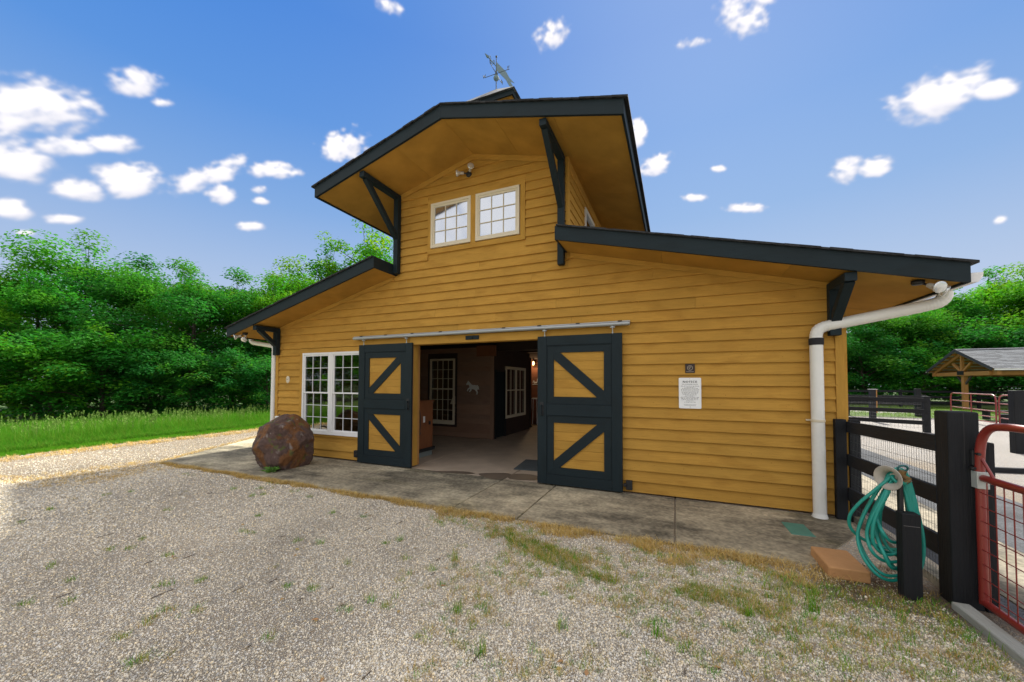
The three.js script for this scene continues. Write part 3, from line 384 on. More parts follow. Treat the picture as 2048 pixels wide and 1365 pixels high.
/* ------------------------------------------------------------------ inside the barn */
{
  const T = thing('tack_room', 'dark brown clapboard tack room seen inside the barn doorway', 'room'); const zf = -3.94, xc = -2.238;
  obj('wall', [box(-5.87, -4.47, .0, 2.75, zf - .12, zf), box(-3.54, xc, .0, 2.75, zf - .12, zf), box(-4.47, -3.54, .0, .43, zf - .12, zf), box(-4.47, -3.54, 2.42, 2.75, zf - .12, zf)], darkBrown, T);
  obj('wall', [box(xc - .12, xc, .0, 2.75, -4.13, zf - .121), box(xc - .12, xc, 2.0, 2.75, -4.75, -4.131), box(xc - .12, xc, 0, .54, -6.47, -4.751), box(xc - .12, xc, 2.19, 2.75, -6.47, -4.751), box(xc - .12, xc, 0, 2.75, -6.80, -6.471)], darkBrown, T);
  const H = .142, r = rngOf(61); for (let k = 0; k < 19; k++) { const y0 = .01 + k * H, y1 = y0 + H + .004; const sp = y1 > .42 && y0 < 2.46 ? [[-5.87, -4.56], [-3.46, xc - .09]] : [[-5.87, xc - .09]]; for (const [a, b] of sp) obj('siding_board', prism(rect(a, b, y0, y1), zf + .0005, zf + .02, y => zf + lerp(.024, .007, clamp((y - y0) / H))), brownSiding[Math.floor(r() * 6)], T); }
  obj('corner_board', box(xc - .088, xc + .02, 0, 2.74, zf + .0005, zf + .034, 1), brownSiding[1], T); obj('header_board', box(-2.74, -2.13, 2.44, 2.75, zf + .036, zf + .12), redwood, T);
  const fr = (x0, x1, y0, y1, z, w) => [box(x0, x1, y1 - w, y1, z, z + .04), box(x0, x1, y0, y0 + w, z, z + .04), box(x0, x0 + w, y0 + w, y1 - w, z, z + .038), box(x1 - w, x1, y0 + w, y1 - w, z, z + .038)];
  const w1 = sub('window', T); obj('frame', fr(-4.46, -3.55, .44, 2.40, zf + .001, .06), almond, w1); obj('window_sill', box(-4.46, -3.55, .38, .439, zf + .001, zf + .07), almond, w1); obj('meeting_rail', box(-4.40, -3.61, 1.44, 1.48, zf - .03, zf + .02), almond, w1);
  for (let i = 1; i < 4; i++) { const x = lerp(-4.40, -3.61, i / 4); obj('muntin', box(x - .008, x + .008, .50, 2.34, zf - .02, zf - .005), almond, w1); } for (const y of [.81, 1.13, 1.78, 2.06]) obj('muntin', box(-4.40, -3.61, y - .008, y + .008, zf - .021, zf - .0045), almond, w1);
  obj('pane', new THREE.PlaneGeometry(.79, 1.84).translate(-4.005, 1.42, zf - .024), clearGlass, w1);
  const w2 = sub('window', T); const F = (y0, y1, z0, z1, d = .035) => box(xc + .001, xc + d, y0, y1, z0, z1); obj('frame', [F(2.09, 2.18, -6.46, -4.76), F(.54, .63, -6.46, -4.76), F(.63, 2.09, -4.85, -4.76), F(.63, 2.09, -6.46, -6.37), F(.63, 2.09, -5.66, -5.55)], almond, w2); for (const z of [-5.2, -6.0]) obj('muntin', F(.63, 2.09, z - .01, z + .01, .02), almond, w2); obj('meeting_rail', F(1.40, 1.44, -6.37, -4.85, .022), almond, w2); obj('pane', new THREE.PlaneGeometry(1.5, 1.45).rotateY(Math.PI / 2).translate(xc - .01, 1.36, -5.61), clearGlass, w2);
  const d = sub('door', T); obj('door_leaf', box(xc - .06, xc - .02, .02, 1.99, -4.745, -4.135), tealPlain, d); obj('door_trim', [box(xc + .001, xc + .02, 0, 2.05, -4.13, -4.07), box(xc + .001, xc + .02, 0, 2.05, -4.81, -4.75)], tealPlain, d);
  obj('wall_lining', box(-5.872, -5.85, .0, 2.549, -6.79, zf - .125), darkBrown, T); obj('ceiling', box(-5.87, xc - .125, 2.55, 2.65, -6.8, zf - .125), darkBrown, T); obj('wall', box(-5.87, xc, 0, 2.75, -6.92, -6.801), darkBrown, T);

  solo('horse_ornament', (() => { const s = new THREE.Shape(); const p = [[-.20, .155], [-.175, .185], [-.165, .215], [-.15, .19], [-.115, .165], [-.075, .115], [-.02, .085], [.06, .085], [.115, .07], [.145, .085], [.185, .04], [.205, -.05], [.185, -.04], [.17, .01], [.155, .03], [.16, -.03], [.135, -.07], [.165, -.13], [.145, -.19], [.115, -.19], [.13, -.135], [.09, -.075], [.05, -.045], [.0, -.035], [-.05, -.03], [-.06, -.08], [-.11, -.125], [-.135, -.115], [-.10, -.07], [-.10, -.02], [-.15, -.045], [-.185, -.10], [-.205, -.085], [-.175, -.02], [-.115, .02], [-.125, .07], [-.155, .105], [-.215, .09], [-.23, .115]]; s.setFromPoints(p.map(q => new THREE.Vector2(...q))); const g = new THREE.ExtrudeGeometry(s, { depth: .014, bevelEnabled: true, bevelSize: .003, bevelThickness: .004, bevelSegments: 1 }); g.translate(-2.90, 1.50, zf + .03); return g; })(), M([.62, .63, .58], .5), 'pale metal horse silhouette hung on the brown tack room wall', 'ornament');
  const L = thing('table_lamp', 'table lamp with a cream shade behind the tack room window', 'lamp', null, [-3.76, .62, zf - .42]); obj('lamp_shade', lathe([[.20, .36], [.11, .60], [.108, .60], [.195, .36]], 28), P([.80, .74, .60], .9, { transmission: .3, thickness: 0 }), L); obj('lamp_base', lathe([[.001, 0], [.09, 0], [.09, .02], [.03, .05], [.06, .18], [.03, .32], [.02, .42], [.001, .42]], 20), M([.30, .28, .24], .4), L);
  const tb = thing('side_table', 'small dark table under the lamp inside the tack room', 'table'); obj('table_top', box(-4.35, -3.55, .58, .619, zf - .70, zf - .16), darkBrown, tb); for (const [x, z] of [[-4.3, -.65], [-3.6, -.65], [-4.3, -.21], [-3.6, -.21]]) obj('leg', box(x - .025, x + .025, .0, .579, zf + z - .025, zf + z + .025), darkBrown, tb);
  const C_ = thing('wooden_cabinet', 'orange stained wooden cabinet just inside the left door jamb', 'cabinet'); obj('body', rbox(-2.98, -2.50, .16, 1.22, -1.32, -.50, .01), redwood, C_); obj('plinth', box(-2.96, -2.50, .0, .159, -1.30, -.52), M([.22, .26, .25], .7), C_); obj('cabinet_top', rbox(-3.0, -2.48, 1.221, 1.25, -1.34, -.48, .006), redwood, C_); obj('door_latch', rbox(-2.499, -2.47, .70, .78, -1.2, -1.15, .004), black, C_); obj('label_card', box(-2.4995, -2.497, .76, .90, -1.02, -.95), white, C_); obj('kick_rail', rbox(-2.499, -2.44, .12, .19, -1.34, -.52, .01), black, C_);
  const bg = thing('hanging_straps', 'dark leather straps hanging on the cabinet side', 'straps'); for (let i = 0; i < 4; i++) { const z = -.62 - i * .05; obj('strap', tube([[-2.49, 1.10, z], [-2.455, 1.02, z], [-2.45, .72, z - .02], [-2.46, .40 + .1 * (i % 2), z], [-2.465, .46 + .1 * (i % 2), z - .05]], .012, 20, 6), M([.09, .05, .035], .6), bg); }
  solo('support_post', rbox(-3.66, -3.42, .0, 2.75, -1.70, -1.46, .008, 1), M([.035, .03, .026], .7, { map: paintMap }), 'dark square post standing behind the orange cabinet', 'post');
  solo('door_mat', (() => { const g = metric(new RoundedBoxGeometry(.62, .014, .95, 1, .005)); g.rotateY(.12); g.translate(.06, .0055, -1.19); return g; })(), M([.10, .125, .13], .9, { map: blotch, bumpMap: blotchBump, bumpScale: .003 }), 'dark rubber mat lying on the barn floor inside the doorway', 'mat');
  // the aisle's far end
  const A = thing('stall_wall', 'reddish brown board wall at the back of the barn aisle', 'wall'); obj('wall', box(-5.87, .2, 0, 3.2, -8.6, -8.46), darkBrown, A); for (let k = 0; k < 22; k++) obj('wall_board', rbox(-5.86, .19, .01 + k * .144, .01 + k * .144 + .140, -8.459, -8.43, .004, 0), k % 3 ? M([.22, .075, .035], .75, { map: paintMap }) : M([.19, .066, .032], .75, { map: paintMap }), A);
  const loft = thing('hay_loft', 'dark timber loft floor over the barn aisle', 'loft'); for (let i = 0; i < 12; i++) obj('joist', box(-5.87, 4.45, 2.86, 3.05, -.55 - i * 1.25, -.47 - i * 1.25, 0), darkBrown, loft); for (let i = 0; i < 11; i++) obj('loft_board', box(-5.87 + i * .94, -5.87 + (i + 1) * .94 - .006, 3.051, 3.09, -15.8, -.16, 2), darkBrown, loft); obj('crossbeam', rbox(-5.87, 4.45, 2.62, 2.855, -4.42, -4.20, .008, 0), darkBrown, loft); obj('crossbeam', rbox(-5.87, 4.45, 2.62, 2.855, -8.40, -8.18, .008, 0), darkBrown, loft);
  const py = thing('aisle_post', 'slim black post at the far corner of the tack room', 'post'); obj('shaft', rbox(-2.50, -2.36, .0, 2.62, -7.45, -7.31, .006, 1), black, py); obj('foot', rbox(-2.53, -2.33, -.002, .04, -7.48, -7.28, .005), black, py);
  const B = thing('jelly_jar_lamp', 'small lit glass jar lamp on the back wall of the aisle', 'lamp', null, [-2.56, 2.40, -8.20]); obj('lamp_base', [put(new THREE.CylinderGeometry(.045, .055, .06, 16), [0, .15, 0]), rod([0, .16, 0], [0, .16, -.22], .014, 10)], black, B);
  const em = M([1, .8, .5], .5, { emissive: lin(1, .62, .25), emissiveIntensity: 4 }); obj('bulb', lathe([[.001, -.02], [.028, -.005], [.036, .03], [.03, .07], [.02, .115]], 18), em, B); obj('lamp_glass', lathe([[.001, -.06], [.04, -.05], [.055, -.01], [.055, .08], [.046, .118]], 20), P([1, .97, .92], .05, { transmission: 1, thickness: 0 }), B);
  const pl = new THREE.PointLight(new THREE.Color(1, .72, .42), .9, 0, 2); pl.position.set(-2.56, 2.42, -8.12); pl.castShadow = true; pl.name = 'jar_lamp_light'; scene.add(pl);
  const wi = thing('wire_ornament', 'white bent wire ornament on the back wall below the lamp', 'ornament'); obj('wire', tube([[-2.66, 1.66, -8.42], [-2.62, 1.76, -8.42], [-2.58, 1.64, -8.42], [-2.54, 1.70, -8.42], [-2.50, 1.66, -8.42], [-2.45, 1.86, -8.42]], .012, 40, 6), white, wi); obj('wire_base', rod([-2.68, 1.60, -8.42], [-2.42, 1.61, -8.42], .010), white, wi);
  const st = thing('white_stool', 'white tapered stool standing against the red back wall', 'stool'); obj('seat', rbox(-2.62, -2.36, 1.02, 1.06, -8.32, -8.06, .006), white, st); for (const [x, z] of [[-2.6, -8.3], [-2.38, -8.3], [-2.6, -8.08], [-2.38, -8.08]]) obj('leg', beam([x * 1 + (x < -2.49 ? -.03 : .03), 0, z], [x, 1.02, z], .03, .03), white, st);
}

/* ------------------------------------------------------------------ things on the front wall */
{
  const S = thing('notice_sign', 'white metal notice sign with black lettering on the barn siding', 'sign'), x0 = 2.712, x1 = 3.002, y0 = 1.299, y1 = 1.737;
  const cv = document.createElement('canvas'); cv.width = 512; cv.height = 772; const c = cv.getContext('2d'); c.fillStyle = '#f4f6f4'; c.fillRect(0, 0, 512, 772); c.fillStyle = '#10130f'; c.textAlign = 'center';
  c.save(); c.translate(256, 128); c.scale(1.28, 1); c.font = 'bold 72px sans-serif'; c.fillText('NOTICE', 0, 0); c.restore(); c.font = 'bold 27px sans-serif'; c.fillText('THIS IS AN EQUINE FACILITY', 256, 172);
  const r = rngOf(88), widths = [420, 250, 370, 420, 410, 380, 350, 330, 220, 430, 410, 380, 170, 260]; c.fillStyle = '#2a2f2c'; widths.forEach((w, k) => { const y = 205 + k * 31; let x = 256 - w / 2; while (x < 256 + w / 2 - 8) { const ww = Math.min(14 + r() * 50, 256 + w / 2 - x); for (let q = 0; q < ww - 6; q += 9) c.fillRect(x + q, y + (r() < .3 ? -4 : 0), 6.5, r() < .3 ? 15 : 11); x += ww + 9; } });
  for (const [w, y] of [[290, 670], [270, 695], [22, 722]]) { for (let x = 256 - w / 2; x < 256 + w / 2; x += 10) c.fillRect(x, y, 6, 8); }
  const t = new THREE.CanvasTexture(cv); t.colorSpace = THREE.SRGBColorSpace;
  const sh = new THREE.Shape(), w = x1 - x0, h = y1 - y0, q = .018; sh.moveTo(q, 0); sh.lineTo(w - q, 0); sh.quadraticCurveTo(w, 0, w, q); sh.lineTo(w, h - q); sh.quadraticCurveTo(w, h, w - q, h); sh.lineTo(q, h); sh.quadraticCurveTo(0, h, 0, h - q); sh.lineTo(0, q); sh.quadraticCurveTo(0, 0, q, 0);
  const g = new THREE.ExtrudeGeometry(sh, { depth: .003, bevelEnabled: false, curveSegments: 5 }); g.translate(x0, y0, .037); obj('plate', g, white, S);
  const f = new THREE.ShapeGeometry(sh, 5), p = f.attributes.position, uv = f.attributes.uv; for (let i = 0; i < p.count; i++) uv.setXY(i, p.getX(i) / w, p.getY(i) / h); f.translate(x0, y0, .0406); obj('printed_face', f, new THREE.MeshStandardMaterial({ map: t, roughness: .4 }), S);
  for (const [x, y] of [[x0 + w / 2, y1 - .014], [x0 + w / 2, y0 + .012]]) obj('screw', put(new THREE.SphereGeometry(.005, 8, 6), [x, y, .041]), steel, S);

  const Q = thing('small_plaque', 'small square dark bronze plaque above the notice sign', 'plaque'); obj('plate', rbox(2.799, 2.924, 1.805, 1.935, .026, .040, .004), M([.035, .022, .018], .4, { metalness: .3 }), Q); obj('emblem', [new THREE.TorusGeometry(.034, .004, 6, 24).translate(2.861, 1.878, .041), put(new THREE.TorusGeometry(.017, .004, 6, 14, 4.2), [2.863, 1.88, .041], [0, 0, .6]), rod([2.853, 1.872, .041], [2.876, 1.888, .041], .004)], M([.42, .36, .28], .35, { metalness: .6 }), Q); obj('lettering', Array.from({ length: 7 }, (_, i) => rbox(2.815 + i * .0138, 2.823 + i * .0138, 1.818, 1.829, .040, .042, .0008)), M([.42, .36, .28], .4, { metalness: .6 }), Q);
  const cover = thing('round_wall_cover', 'small oval cream cover plate left of the tall white window', 'cover'); obj('plate', put(lathe([[.001, .02], [.05, .018], [.068, .008], [.07, 0]], 24).rotateX(Math.PI / 2).scale(.85, 1.25, 1), [-5.60, 1.71, .028]), almond, cover); obj('button', put(new THREE.SphereGeometry(.02, 12, 8).scale(1, 1, .5), [-5.60, 1.715, .050]), M([.45, .40, .30], .4), cover);
  const ob = thing('white_outlet_box', 'white weatherproof outlet box on the wall above the boulder', 'outlet'); obj('box_body', rbox(-5.94, -5.79, .70, .86, .026, .10, .02), white, ob); obj('cord_clip', put(new THREE.TorusGeometry(.022, .006, 6, 16), [-5.83, .88, .06]), black, ob);

  const flood = (label, p, aim) => { const F = thing('flood_light', label, 'flood light', 'twin flood lights under the eaves', p); obj('junction_box', put(lathe([[.001, .0], [.055, 0], [.055, -.03], [.045, -.045], [.001, -.045]], 20), [0, 0, 0]), black, F);
    for (const a of aim) { const d = new THREE.Vector3(...a).normalize(), q = new THREE.Quaternion().setFromUnitVectors(new THREE.Vector3(0, -1, 0), d); const B = sub('lamp_head', F); const at = [d.x * .05 + Math.sign(a[0]) * .05, -.055 + d.y * .03, d.z * .05];
      const arm = rod([Math.sign(a[0]) * .03, -.03, 0], at, .011); obj('knuckle', arm, black, B); const sk = lathe([[.024, .0], [.027, -.02], [.024, -.06]], 16); sk.applyQuaternion(q); sk.translate(...at); obj('socket', sk, M([.50, .46, .38], .5), B);
      const bu = lathe([[.022, -.055], [.030, -.075], [.058, -.115], [.062, -.13], [.055, -.142], [.001, -.150]], 24); bu.applyQuaternion(q); bu.translate(...at); obj('bulb', bu, P([.72, .75, .74], .16, { metalness: .55, clearcoat: 1, clearcoatRoughness: .05 }), B); } };
  flood('twin flood light under the right end of the right eave beside the gutter', [5.10, lowS(5.81) - .004, .50], [[.25, -.35, .8], [.85, -.5, .15]]);
  flood('twin flood light under the left eave above the far downspout', [-6.50, lowS(5.79) - .004, .46], [[-.5, -.3, .8], [.45, -.8, .6]]);
  { const F = thing('flood_light', 'twin flood light on the gable siding above the two upper windows', 'flood light', 'twin flood lights under the eaves', [-.80, 5.50, .030]); const jb = lathe([[.001, 0], [.055, 0], [.052, .03], [.001, .034]], 20).rotateX(Math.PI / 2); obj('junction_box', jb, black, F); for (const a of [[-.85, -.1, .45], [.55, .18, .75]]) { const d = new THREE.Vector3(...a).normalize(), q = new THREE.Quaternion().setFromUnitVectors(new THREE.Vector3(0, -1, 0), d), B = sub('lamp_head', F), at = [d.x * .09, .02 + d.y * .03, .06]; obj('knuckle', rod([0, 0, .02], at, .013), black, B); const sk = lathe([[.024, .0], [.027, -.02], [.024, -.06]], 16); sk.applyQuaternion(q).translate(...at); obj('socket', sk, M([.50, .46, .38], .5), B); const bu = lathe([[.022, -.055], [.030, -.075], [.058, -.115], [.062, -.13], [.055, -.142], [.001, -.150]], 24); bu.applyQuaternion(q).translate(...at); obj('bulb', bu, P([.72, .75, .74], .16, { metalness: .55, clearcoat: 1, clearcoatRoughness: .05 }), B); } }
}

/* weathervane on the cupola */
{
  const W = thing('weathervane', 'verdigris copper banner weathervane on the cupola peak', 'weathervane', null, [XC, 7.76, -.9]); const cu = M([.16, .24, .26], .75), dk = M([.08, .105, .12], .7);
  obj('pole', [rod([0, -.06, 0], [0, .70, 0], .011, 8, .008), put(new THREE.SphereGeometry(.022, 12, 8), [0, .71, 0])], dk, W); obj('globe', put(new THREE.SphereGeometry(.058, 18, 12), [0, .25, 0]), cu, W); obj('finial', put(lathe([[.001, 0], [.034, .0], [.02, .06], [.016, .10], [.001, .10]], 14), [0, .31, 0]), dk, W);
  for (const [dx, dz] of [[1, 0], [-1, 0], [0, 1], [0, -1]]) obj('direction_arm', rod([0, .345, 0], [dx * .26, .345, dz * .26], .006, 6), dk, W);
  const letter = (ch, p, turn) => { const strokes = { N: [[-.025, -.035, -.025, .035], [-.025, .035, .025, -.035], [.025, -.035, .025, .035]], S: [[.025, .03, -.02, .03], [-.02, .03, -.02, 0], [-.02, 0, .02, 0], [.02, 0, .02, -.03], [.02, -.03, -.025, -.03]], E: [[-.02, -.035, -.02, .035], [-.02, .035, .025, .035], [-.02, 0, .015, 0], [-.02, -.035, .025, -.035]], W: [[-.03, .035, -.015, -.035], [-.015, -.035, 0, .02], [0, .02, .015, -.035], [.015, -.035, .03, .035]] }[ch]; const g = mergeGeometries(strokes.map(([a, b, c, d]) => rod([a, b, 0], [c, d, 0], .006, 6))); g.rotateY(turn); g.translate(...p); obj('compass_letter', g, dk, W); };
  letter('W', [-.28, .375, 0], 0); letter('E', [.28, .375, 0], 0); letter('S', [0, .375, .28], Math.PI / 2); letter('N', [0, .375, -.28], Math.PI / 2);
  const ban = new THREE.Shape([[.0, .0], [.34, .02], [.46, -.03], [.66, .03], [.50, .09], [.66, .16], [.46, .15], [.34, .20], [.0, .17]].map(p => new THREE.Vector2(...p))); const bg = new THREE.ExtrudeGeometry(ban, { depth: .006, bevelEnabled: false }); bg.rotateY(Math.PI / 2 - .20); bg.translate(-.003, .43, -.012); obj('banner', bg, cu, W);
  const ar = [rod([0, .50, 0], [-.055, .50, .28], .009, 6), put(new THREE.ConeGeometry(.035, .11, 4).rotateX(Math.PI / 2).rotateY(-.2), [-.065, .50, .33])]; for (const [z, s] of [[.08, 1], [.14, -1], [.20, 1]]) ar.push(put(new THREE.TorusGeometry(.035, .006, 5, 14, 4.6).rotateY(Math.PI / 2), [-z * .2, .50 + s * .035, z])); obj('arrow', ar, cu, W);
}

/* ------------------------------------------------------------------ boulder and what stands by it */
{
  const g = mergeVertices(new THREE.IcosahedronGeometry(1, 26).deleteAttribute('normal').deleteAttribute('uv')), p = g.attributes.position, col = [], v = new THREE.Vector3();
  const facets = [[.55, .25, .80, .78], [-.75, .35, .55, .80], [.1, .95, .25, .86], [.85, -.25, .45, .80], [-.55, -.35, .75, .90], [.62, .70, .1, .80], [-.45, .80, .2, .82], [.75, .05, -.6, .82], [-.9, -.1, -.2, .84], [.05, .1, 1, .86]].map(f => { const n = new THREE.Vector3(f[0], f[1], f[2]).normalize(); return [n, f[3]]; });
  for (let i = 0; i < p.count; i++) {
    v.fromBufferAttribute(p, i).normalize(); let r = 1.12; for (const [n, d] of facets) { const c = v.dot(n); if (c > .05) r = Math.min(r, d / c * lerp(1.06, 1.0, .5)); }
    r = Math.min(r, 1.08); const lo = fbm3(v.x * 2.2 + 9, v.y * 2.2, v.z * 2.2, 3, 3) - .5, mid = fbm3(v.x * 7, v.y * 7 + 5, v.z * 7, 3, 5) - .5, fine = fbm3(v.x * 24, v.y * 24, v.z * 24 + 4, 3, 8) - .5;
    const pit = sstep(.60, .74, fbm3(v.x * 11 + 3, v.y * 11, v.z * 11, 2, 14)); r += lo * .20 + mid * .07 + fine * .05 - pit * .024;
    p.setXYZ(i, v.x * r * .55 - .05 * v.y, Math.max(-.9, v.y) * r * .55, v.z * r * .50);
    const rust = sstep(.47, .62, fbm3(v.x * 2.6 + 2, v.y * 2.6, v.z * 2.6 + 7, 4, 21) + .10 * (v.z + v.x * .3) - .04), grit = .75 + .9 * (fbm3(v.x * 34, v.y * 34, v.z * 34, 2, 27) - .2), moss = sstep(.66, .72, fbm3(v.x * 5 + 1, v.y * 5, v.z * 5, 3, 33)), pale = sstep(.70, .76, fbm3(v.x * 9, v.y * 3 + 7, v.z * 9, 3, 39));
    let c = [lerp(.095, .165, rust), lerp(.058, .070, rust), lerp(.046, .022, rust)].map(q => q * grit); c = c.map((q, k) => lerp(q, [.10, .115, .025][k], moss * .7)); c = c.map((q, k) => lerp(q, [.34, .31, .28][k], pale * .6)); col.push(...c);
  }
  g.setAttribute('color', new THREE.Float32BufferAttribute(col, 3)); g.rotateZ(-.10); g.rotateY(.5); g.translate(-4.42, .445, .92); g.computeVertexNormals();
  solo('boulder', g, M([1, 1, 1], .9, { vertexColors: true }), 'big rusty brown boulder sitting on the concrete apron', 'boulder');
  solo('bent_pipe_rail', tube([[-5.16, .0, .62], [-5.30, .05, .66], [-5.40, .14, .66], [-5.40, .34, .66], [-5.36, .50, .64], [-5.26, .57, .60], [-5.05, .575, .55], [-4.8, .50, .5]], .017, 60, 10), black, 'bent black pipe loop poking out behind the boulder', 'pipe');
  const W = thing('weed_clump', 'bright green weed growing from the apron at the boulder foot', 'weed', null, [-4.13, .0, 1.36]); const r = rngOf(3), leaves = []; for (let i = 0; i < 46; i++) { const a = r() * 6.28, d = .02 + r() * .11, h = .03 + r() * .07; const t = new THREE.BufferGeometry(), c = [Math.cos(a), Math.sin(a)], wd = .012 + r() * .012; t.setAttribute('position', new THREE.Float32BufferAttribute([c[0] * d * .2, 0, c[1] * d * .2, c[0] * d - c[1] * wd, h, c[1] * d + c[0] * wd, c[0] * d * 1.5, h * .8, c[1] * d * 1.5, c[0] * d * .2, 0, c[1] * d * .2, c[0] * d * 1.5, h * .8, c[1] * d * 1.5, c[0] * d + c[1] * wd, h, c[1] * d - c[0] * wd], 3)); t.computeVertexNormals(); leaves.push(t); } obj('leaves', leaves, P([.13, .30, .035], .8, { transmission: .25, thickness: 0, side: THREE.DoubleSide }), W);
  const dr = thing('valve_box_cover', 'green square valve box cover set in the concrete apron', 'cover'); obj('lid', (() => { const q = metric(new RoundedBoxGeometry(.225, .02, .40, 2, .03)); q.rotateY(.03); q.translate(3.935, -.004, .705); return q; })(), M([.10, .31, .235], .6, { map: blotch, bumpMap: blotchBump, bumpScale: .003 }), dr);
  const sb = new RoundedBoxGeometry(.29, .10, .46, 3, .014), sp = sb.attributes.position; for (let i = 0; i < sp.count; i++) { const x = sp.getX(i), y = sp.getY(i), z = sp.getZ(i); sp.setXYZ(i, x + .012 * wob(y * 9, z * 9, 301, 1), y + (y > 0 ? .006 * wob(x * 8, z * 8, 303, 1) : 0), z + .012 * wob(x * 9, y * 9, 305, 1)); } sb.computeVertexNormals(); sb.rotateY(.02); sb.translate(4.01, .030, 1.635); solo('sandstone_block', metric(sb), M([.70, .37, .15], .92, { map: blotch, bumpMap: blotchBump, bumpScale: .006 }), 'flat orange sandstone block on the soil beside the hose', 'stone');
}

/* ------------------------------------------------------------------ side fence, hose, gate */
{
  const F = thing('board_fence', 'black board fence with wire mesh joining the barn corner', 'fence');
  obj('post', rbox(4.625, 4.74, -.1, 1.215, -.06, .06, .008, 1), blackWood[0], F); obj('post', rbox(4.475, 4.585, -.0, 1.222, .034, .12, .008, 1), blackWood[4], F);
  for (const [a, b, c, d] of [[1.065, 1.197, 1.114, 1.248], [.66, .80, .693, .834], [.236, .395, .294, .452]]) obj('rail', beam([4.605, (a + b) / 2, .10], [4.605, (c + d) / 2, 1.83], .038, (b - a), [0, 1, 0], .005), blackWood[1 + (a > 1 ? 0 : a > .5 ? 1 : 2)], F);
  const P0 = obj('post', (() => { const g = rbox(4.59, 4.765, -.1, 1.445, 1.81, 1.985, .012, 1); return g; })(), blackWood[4], F); obj('post_cap_crack', rbox(4.675, 4.681, 1.05, 1.446, 1.9845, 1.9865, .001, 1), black, P0);
  const wires = []; for (let i = 0; i < 46; i++) { const z = .07 + i * .0385; wires.push(rod([4.635, .03, z], [4.635, 1.16, z], .0016, 3)); } for (let i = 0; i < 12; i++) { const y = .05 + i * .1; wires.push(rod([4.637, y, .06], [4.637, y + .045, 1.82], .0017, 3)); } const mesh = obj('wire_mesh', wires, M([.10, .11, .11], .5, { metalness: .5 }), F); mesh.userData = { kind: 'stuff' };
  solo('fence_curb', metric(new THREE.BoxGeometry(.10, .11, 1.9).translate(4.70, -.01, .92), 2), M([.46, .46, .43], .9, { map: concreteMap }), 'low concrete curb under the black board fence', 'curb');

  const HP = thing('hydrant_post', 'short black wooden post guarding the water standpipe', 'post'); obj('post', rbox(4.292, 4.405, -.08, .64, 1.93, 2.03, .006, 1), blackWood[2], HP); obj('staple', rbox(4.30, 4.395, .545, .549, 2.029, 2.032, .001), M([.2, .2, .2], .4, { metalness: .8 }), HP);
  const SP = thing('standpipe', 'dark standpipe with a brass tap behind the short post', 'tap'); obj('pipe', rod([4.335, .0, 1.905], [4.335, .90, 1.905], .020, 12), black, SP); obj('tap_body', [rod([4.335, .88, 1.905], [4.345, .96, 1.925], .026, 12), rod([4.34, .92, 1.91], [4.36, .90, 1.98], .018, 10)], M([.30, .20, .09], .4, { metalness: .7 }), SP); obj('tap_handle', put(new THREE.TorusGeometry(.030, .008, 6, 16).rotateX(.5), [4.345, .975, 1.93]), M([.02, .13, .13], .5), SP);
  const HR = thing('hose_hanger', 'beige flared hose hanger fixed at the top of the standpipe', 'hose hanger'); const fl = lathe([[.045, .0], [.052, .05], [.056, .08], [.070, .10], [.096, .112], [.099, .117], [.094, .122], [.068, .112], [.052, .09], [.046, .06], [.040, .0]], 30); fl.applyQuaternion(new THREE.Quaternion().setFromUnitVectors(new THREE.Vector3(0, 1, 0), new THREE.Vector3(-.80, -.05, .62).normalize())); fl.translate(4.335, .90, 1.88); obj('flange', fl, M([.56, .52, .44], .6, { map: blotch }), HR); const hb = rod([4.335, .90, 1.88], [4.30, .892, 1.925], .04, 16); obj('hub', hb, M([.50, .46, .39], .6), HR);
  // hose: loops hung over the hanger, spilling to the ground
  const c = new THREE.Vector3(4.325, .905, 1.895), loops = [[.13, .62, .06, 0], [.17, .70, .03, .5], [.09, .55, .02, 1.1], [.20, .58, .09, 1.9], [.10, .76, -.05, 2.4], [.16, .80, .06, 3.1], [.07, .66, .0, 3.9], [.19, .82, .09, 5.0], [.11, .72, .04, 5.6], [.15, .66, .0, .9]], pts = [];
  loops.forEach(([w, d, tilt, ph], k) => { for (let i = 0; i < 16; i++) { const t = i / 16, a = t * 2 * Math.PI, s = Math.sin(a), dep = (1 - Math.cos(a)) / 2, swell = Math.pow(dep, 1.1), lft = s > 0 ? 1.25 : .62; const x = c.x + .012 - s * (.035 + w * lft * (.25 + .95 * swell)) - tilt * dep * .9 + .016 * Math.sin(ph + t * 8), y = c.y + .045 - dep * (d + .06) + (k % 3) * .007 + .02 * Math.sin(ph * 2 + a * 2) * dep, z = c.z - .008 * k + .045 + .07 * Math.sin(ph + a) * dep - .07 * s * swell + (dep > .8 ? .05 * (k % 3) : 0); pts.push([x, Math.max(y, .026 + .016 * (k % 3)), x > 4.22 ? Math.min(z, lerp(1.99, 1.905, sstep(4.22, 4.28, x))) : z]); } });
  pts.push([4.28, .90, 1.93], [4.31, .86, 1.965], [4.352, .885, 1.99]); const hose = thing('garden_hose', 'teal green garden hose hung in loose loops on the hanger', 'hose'); obj('hose_tube', tube(pts, .0125, 900, 9), P([.010, .30, .235], .45, { clearcoat: .2, clearcoatRoughness: .4 }), hose); obj('hose_coupling', rod([4.34, .875, 1.978], [4.36, .90, 1.992], .017, 10), M([.3, .2, .09], .4, { metalness: .7 }), hose);

  const G = thing('red_pipe_gate', 'large red pipe gate with wire mesh at the right edge', 'gate'), x = 4.74, z0 = 2.02, z1 = 5.3; const up = [[x, .04, z0], [x, .30, z0], [x, .9, z0], [x, 1.12, z0 + .003], [x, 1.26, z0 + .035], [x, 1.335, z0 + .11], [x, 1.36, z0 + .24], [x, 1.362, z0 + .6], [x, 1.365, 3.6], [x, 1.365, z1]];
